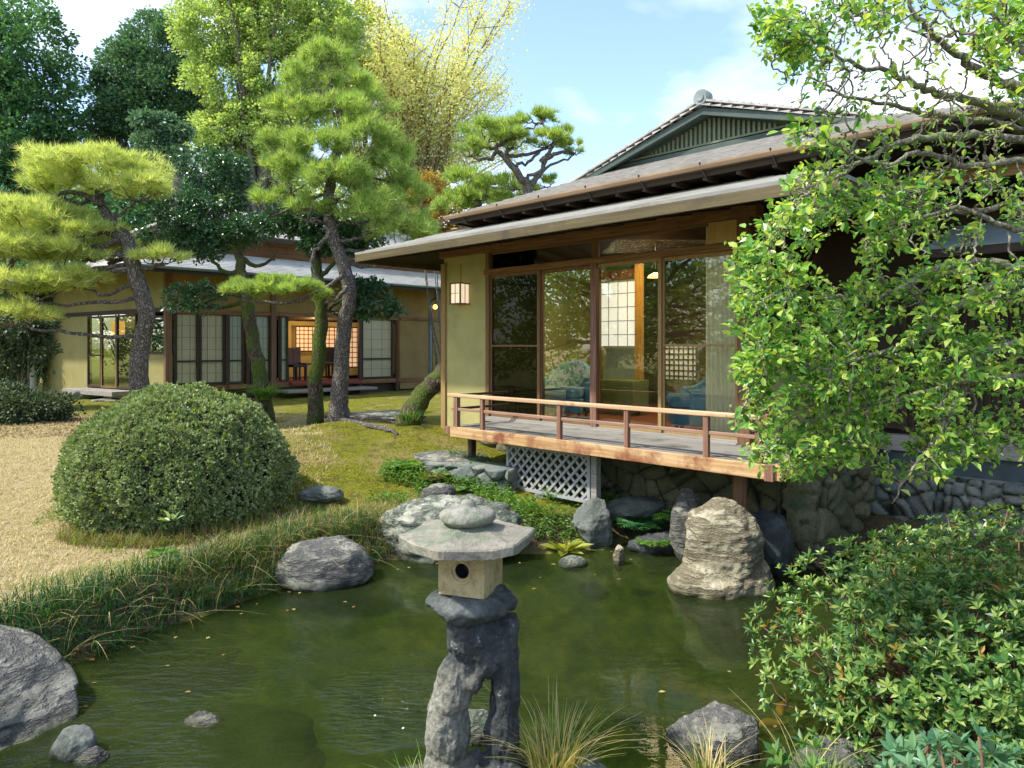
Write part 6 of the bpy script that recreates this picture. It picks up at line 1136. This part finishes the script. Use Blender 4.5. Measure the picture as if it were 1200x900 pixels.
v, f = blades(P_[7000:12500], .20, .005, 1.1, rg_, 4); tag(npmesh('slope_straw', v, f, leafmat('russet straw', [(.28, .17, .08), (.42, .32, .16), (.20, .15, .06)], .25, .6)), 'russet dry growth on the slope beside the clipped bush', 'dry grass', kind='stuff')
# moss tufts and low cover on the mound
P_ = scatter(90000, -4.6, 0.6, 7.4, 13.5, rg_, lambda p_, d: (d > .35) & (~inb(p_, 1.05)) & (vnoise(p_, 1.6, 7) + .35 * vnoise(p_, 5, 8) > .55) & ((p_ - C0) @ nn < .9))
v, f = blades(P_, .022, .010, 1.0, rg_, 2); tag(npmesh('moss_cover', v, f, G['moss']), 'yellow green moss covering the mound under the pines', 'moss', kind='stuff')
P_ = scatter(60000, -1.6, 1.6, 7.2, 9.6, rg_, lambda p_, d: (d > .06) & ((p_ - C0) @ nn < .85) & (vnoise(p_, 2.6, 12) > .40) & (np.abs(p_[:, 1] + p_[:, 0] * .55 - 8.0) < .9))
n = min(len(P_), 9000); fv = leaves(P_[:n] + np.column_stack([np.zeros((n, 2)), rg_.rand(n) * .13]), rg_.randn(n, 3) * [1, 1, .4] + [0, 0, .4], rg_.randn(n, 3) * .3 + [0, 0, 1], .03 + .03 * rg_.rand(n), LEAFN)
tag(npmesh('bank_groundcover', fv[0], fv[1], G['fern']), 'small leafy ground cover on the bank below the house corner', 'ground cover', kind='stuff')
P_ = scatter(16000, 1.2, 5.5, 1.6, 5.6, rg_, lambda p_, d: (d > .12)); n = len(P_)
fv = leaves(P_ + np.column_stack([np.zeros((n, 2)), rg_.rand(n) * .1]), rg_.randn(n, 3) * [1, 1, .4] + [0, 0, .3], rg_.randn(n, 3) * .3 + [0, 0, 1], .04 + .03 * rg_.rand(n), LEAFN); tag(npmesh('near_groundcover', fv[0], fv[1], G['dull']), 'dark low cover on the soil under the azalea', 'ground cover', kind='stuff')
# dry leaves scattered by the left shrub
P_ = scatter(5000, -10, -5.5, 10.6, 14, rg_, lambda p_, d: d > 0); n = len(P_); fv = leaves(P_ + [0, 0, .012], rg_.randn(n, 3) * [1, 1, .15], rg_.randn(n, 3) * .3 + [0, 0, 1], .05); tag(npmesh('leaf_litter', fv[0], fv[1], leafmat('brown litter', [(.10, .06, .03), (.22, .14, .07)], .1, .8)), 'brown fallen leaves under the low shrub', 'leaf litter', kind='stuff')

P_ = np.column_stack([rg_.uniform(-3.5, 3, 900), rg_.uniform(3.2, 7.4, 900)]); dd_ = sdf(P_); P_ = P_[(dd_ < -.04) & (rg_.rand(900) < np.exp(dd_ * 2.2) * .5)]; n = len(P_)
fv = leaves(np.column_stack([P_, np.full(n, .006)]), rg_.randn(n, 3) * [1, 1, .02], np.tile([0, 0, 1.0], (n, 1)) + rg_.randn(n, 3) * .06, .025 + .03 * rg_.rand(n)); tag(npmesh('floating_leaves', fv[0], fv[1], leafmat('floating leaves', [(.30, .22, .06), (.20, .10, .03), (.45, .38, .12)], .1, .5)), 'small fallen leaves floating on the pond', 'fallen leaves', kind='stuff')
# ferns
def fern(label, base, ln, nf, seed, mat_=None, group='ferns on the pond bank', name='fern', width=.16, arch=.9, pairs=12):
    rg_ = np.random.RandomState(seed); base = np.array(base, float); L_ = []
    for k in range(nf):
        a = 2 * math.pi * k / nf + rg_.rand() * .6; l = ln * (.7 + .4 * rg_.rand()); ou = np.array([math.cos(a), math.sin(a), 0]); T_ = np.linspace(.08, 1, pairs); pp = base + np.outer(T_ * l * .9, ou) + np.outer(l * (T_ * .75 - arch * .7 * T_ ** 2), [0, 0, 1]); tg = ou[None] * .9 + np.outer(.75 - 1.4 * arch * T_, [0, 0, 1]); sd = np.array([-ou[1], ou[0], 0]); sz = width * np.sin(np.pi * (T_ * .85 + .12)) * (ln / .4)
        for s_ in (-1, 1): L_.append(leaves(pp, s_ * sd[None] + tg * .45, np.tile([0, 0, 1.0], (pairs, 1)) + rg_.randn(pairs, 3) * .1, sz, LEAFN))
    v, f = cat(L_); return tag(npmesh(name, v, f, mat_ or G['fern'], None, tuple(base)), label, 'fern', group)
def gpt(u, v, Y): q_ = pt(u, v, Y); return (q_[0], q_[1], max(gz(q_[0], q_[1]), 0) + .01)
fern('light green fern beside the left edge of the lattice panel', pt(570, 592, 8.3), .42, 10, 1)
fern('green fern on the bank just right of the lantern finial', pt(598, 612, 7.9), .36, 9, 2)
fern('dark fern on the bank below the low stone wall', pt(540, 575, 8.5), .34, 9, 3)
fern('low fern at the top of the slope left of the low stone wall', gpt(470, 555, 8.8), .32, 9, 4)
fern('fern with reddish old fronds left of the low stone wall', gpt(505, 560, 8.6), .32, 9, 5, leafmat('reddish fronds', [(.25, .08, .05), (.12, .18, .04), (.2, .26, .05)], .3, .5))
fern('bright fern in the shade against the stone base under the veranda', HW(T(790, .62), .62, .30), .30, 9, 6)
fern('dark hanging fern right of the squared streaked rock', HW(T(750, .5), .5, .18), .36, 10, 7, G['grass'])
fern('deep green fern at the waterline under the veranda', HW(T(765, .35), .35, .08), .26, 9, 8)
fern('fern growing at the shaded front foot of the clipped bush', gpt(190, 640, 6.3), .20, 9, 9)
fern('second green fern right of the fern at the foot of the clipped bush', gpt(226, 645, 6.2), .17, 8, 10)
def hosta(label, base, n, ln, seed, mat_):
    rg_ = np.random.RandomState(seed); base = np.array(base, float); a = rg_.rand(n) * 6.28; d = np.column_stack([np.cos(a), np.sin(a), .25 + .8 * rg_.rand(n)]); v, f = leaves(np.tile(base, (n, 1)) + d * .03, d, np.tile([0, 0, 1.0], (n, 1)) + rg_.randn(n, 3) * .2, ln * (.6 + .6 * rg_.rand(n)), LEAFN); return tag(npmesh('leafy_plant', v, f, mat_, None, tuple(base)), label, 'plant')
hosta('yellow leaved plant at the waterline left of the squared rock', pt(662, 648, 7.35), 26, .24, 1, leafmat('yellow green blades', [(.30, .36, .05), (.45, .46, .10), (.20, .30, .04)], .4, .4))
hosta('small leafy plant sprouting from the front of the clipped bush', pt(202, 612, 6.42), 12, .10, 2, G['azalea'])
hosta('green leaved plant above the yellow leaved plant by the teal rock', pt(625, 610, 8.0), 22, .18, 3, G['fern'])
# near grass tufts
def nb(u, Y): x = (u - CU) / F * Y; return (x, Y, max(gz(x, Y), -.05))
grass_tuft('grass_tuft', 'tall dry arching grass tuft right of the lantern pedestal', (.20, 3.42, .0), 240, .43, .0055, [G['green'], G['straw']], 1, lean=.5, fan=.11, group='grass tufts at the near bank', ratio=.62)
grass_tuft('grass_tuft', 'dry grass tuft in front of the brown grey boulder', (.93, 3.35, .02), 120, .27, .005, [G['green'], G['straw']], 2, lean=.6, fan=.07, group='grass tufts at the near bank', ratio=.6)
grass_tuft('grass_tuft', 'dense deep green tuft against the mossy boulder', (1.42, 3.22, .06), 380, .20, .005, [G['green'], G['grass']], 3, lean=.55, fan=.10, group='grass tufts at the near bank', ratio=.5)
grass_tuft('grass_tuft', 'few long straw blades rising beside the koi', (1.34, 3.25, .0), 20, .46, .005, [G['green'], G['straw']], 5, lean=.6, fan=.07, group='grass tufts at the near bank', ratio=.6)
grass_tuft('grass_tuft', 'small green tuft at the left foot of the lantern pedestal', (-.42, 3.3, .02), 110, .18, .005, [G['green'], G['straw']], 4, lean=.7, fan=.10, group='grass tufts at the near bank', ratio=.2)

# koi under the water
def koi(label, c, ln, rz, seed):
    r = empty('koi', tuple(c), rz); tag(r, label, 'fish', 'koi in the pond'); b = MB(); T_ = np.linspace(0, 1, 14); n_ = 12; V = []
    for t in T_:
        w_ = ln * .13 * math.sin(math.pi * min(1, (t * .93 + .05)) ** .75) + .002; x = (t - .5) * ln; y0 = .02 * math.sin(t * 5) * ln * 3
        for k in range(n_): a = 2 * math.pi * k / n_; V.append((x, y0 + math.cos(a) * w_, math.sin(a) * w_ * 1.15))
    b.add(V, [(i * n_ + k, i * n_ + (k + 1) % n_, (i + 1) * n_ + (k + 1) % n_, (i + 1) * n_ + k) for i in range(13) for k in range(n_)] + [tuple(range(n_ - 1, -1, -1)), tuple(13 * n_ + k for k in range(n_))])
    mm = mat('koi scales', [(.75, .20, .02), (.9, .38, .05)], scale=12, rough=.4); b.build('body', mm, r, smooth=True)
    ye = .02 * math.sin(5) * ln * 3; b = MB(); b.prism([(ln * .46, ye, 0), (ln * .66, ye + .02, ln * .13), (ln * .60, ye, 0), (ln * .66, ye + .02, -ln * .11)], (0, .004, 0)); b.build('tail', mm, r)
    b = MB(); b.prism([(-.05 * ln, 0, ln * .11), (.05 * ln, 0, ln * .20), (.22 * ln, 0, ln * .09)], (0, .003, 0)); b.build('back_fin', mm, r)
    for s_ in (-1, 1): b = MB(); b.prism([(-.22 * ln, s_ * ln * .10, -.01), (-.10 * ln, s_ * ln * .24, -.02), (-.12 * ln, s_ * ln * .10, -.02)], (0, 0, .003)); b.build('side_fin', mm, r)
q_ = gp(922, 822); koi('orange koi nose up under the water between the mossy boulder and the azalea', (q_[0] - .02, q_[1], -.035), .20, 1.1, 1)
q_ = gp(905, 838); koi('orange koi swimming level just left of the first koi', (q_[0], q_[1], -.05), .17, .2, 2)
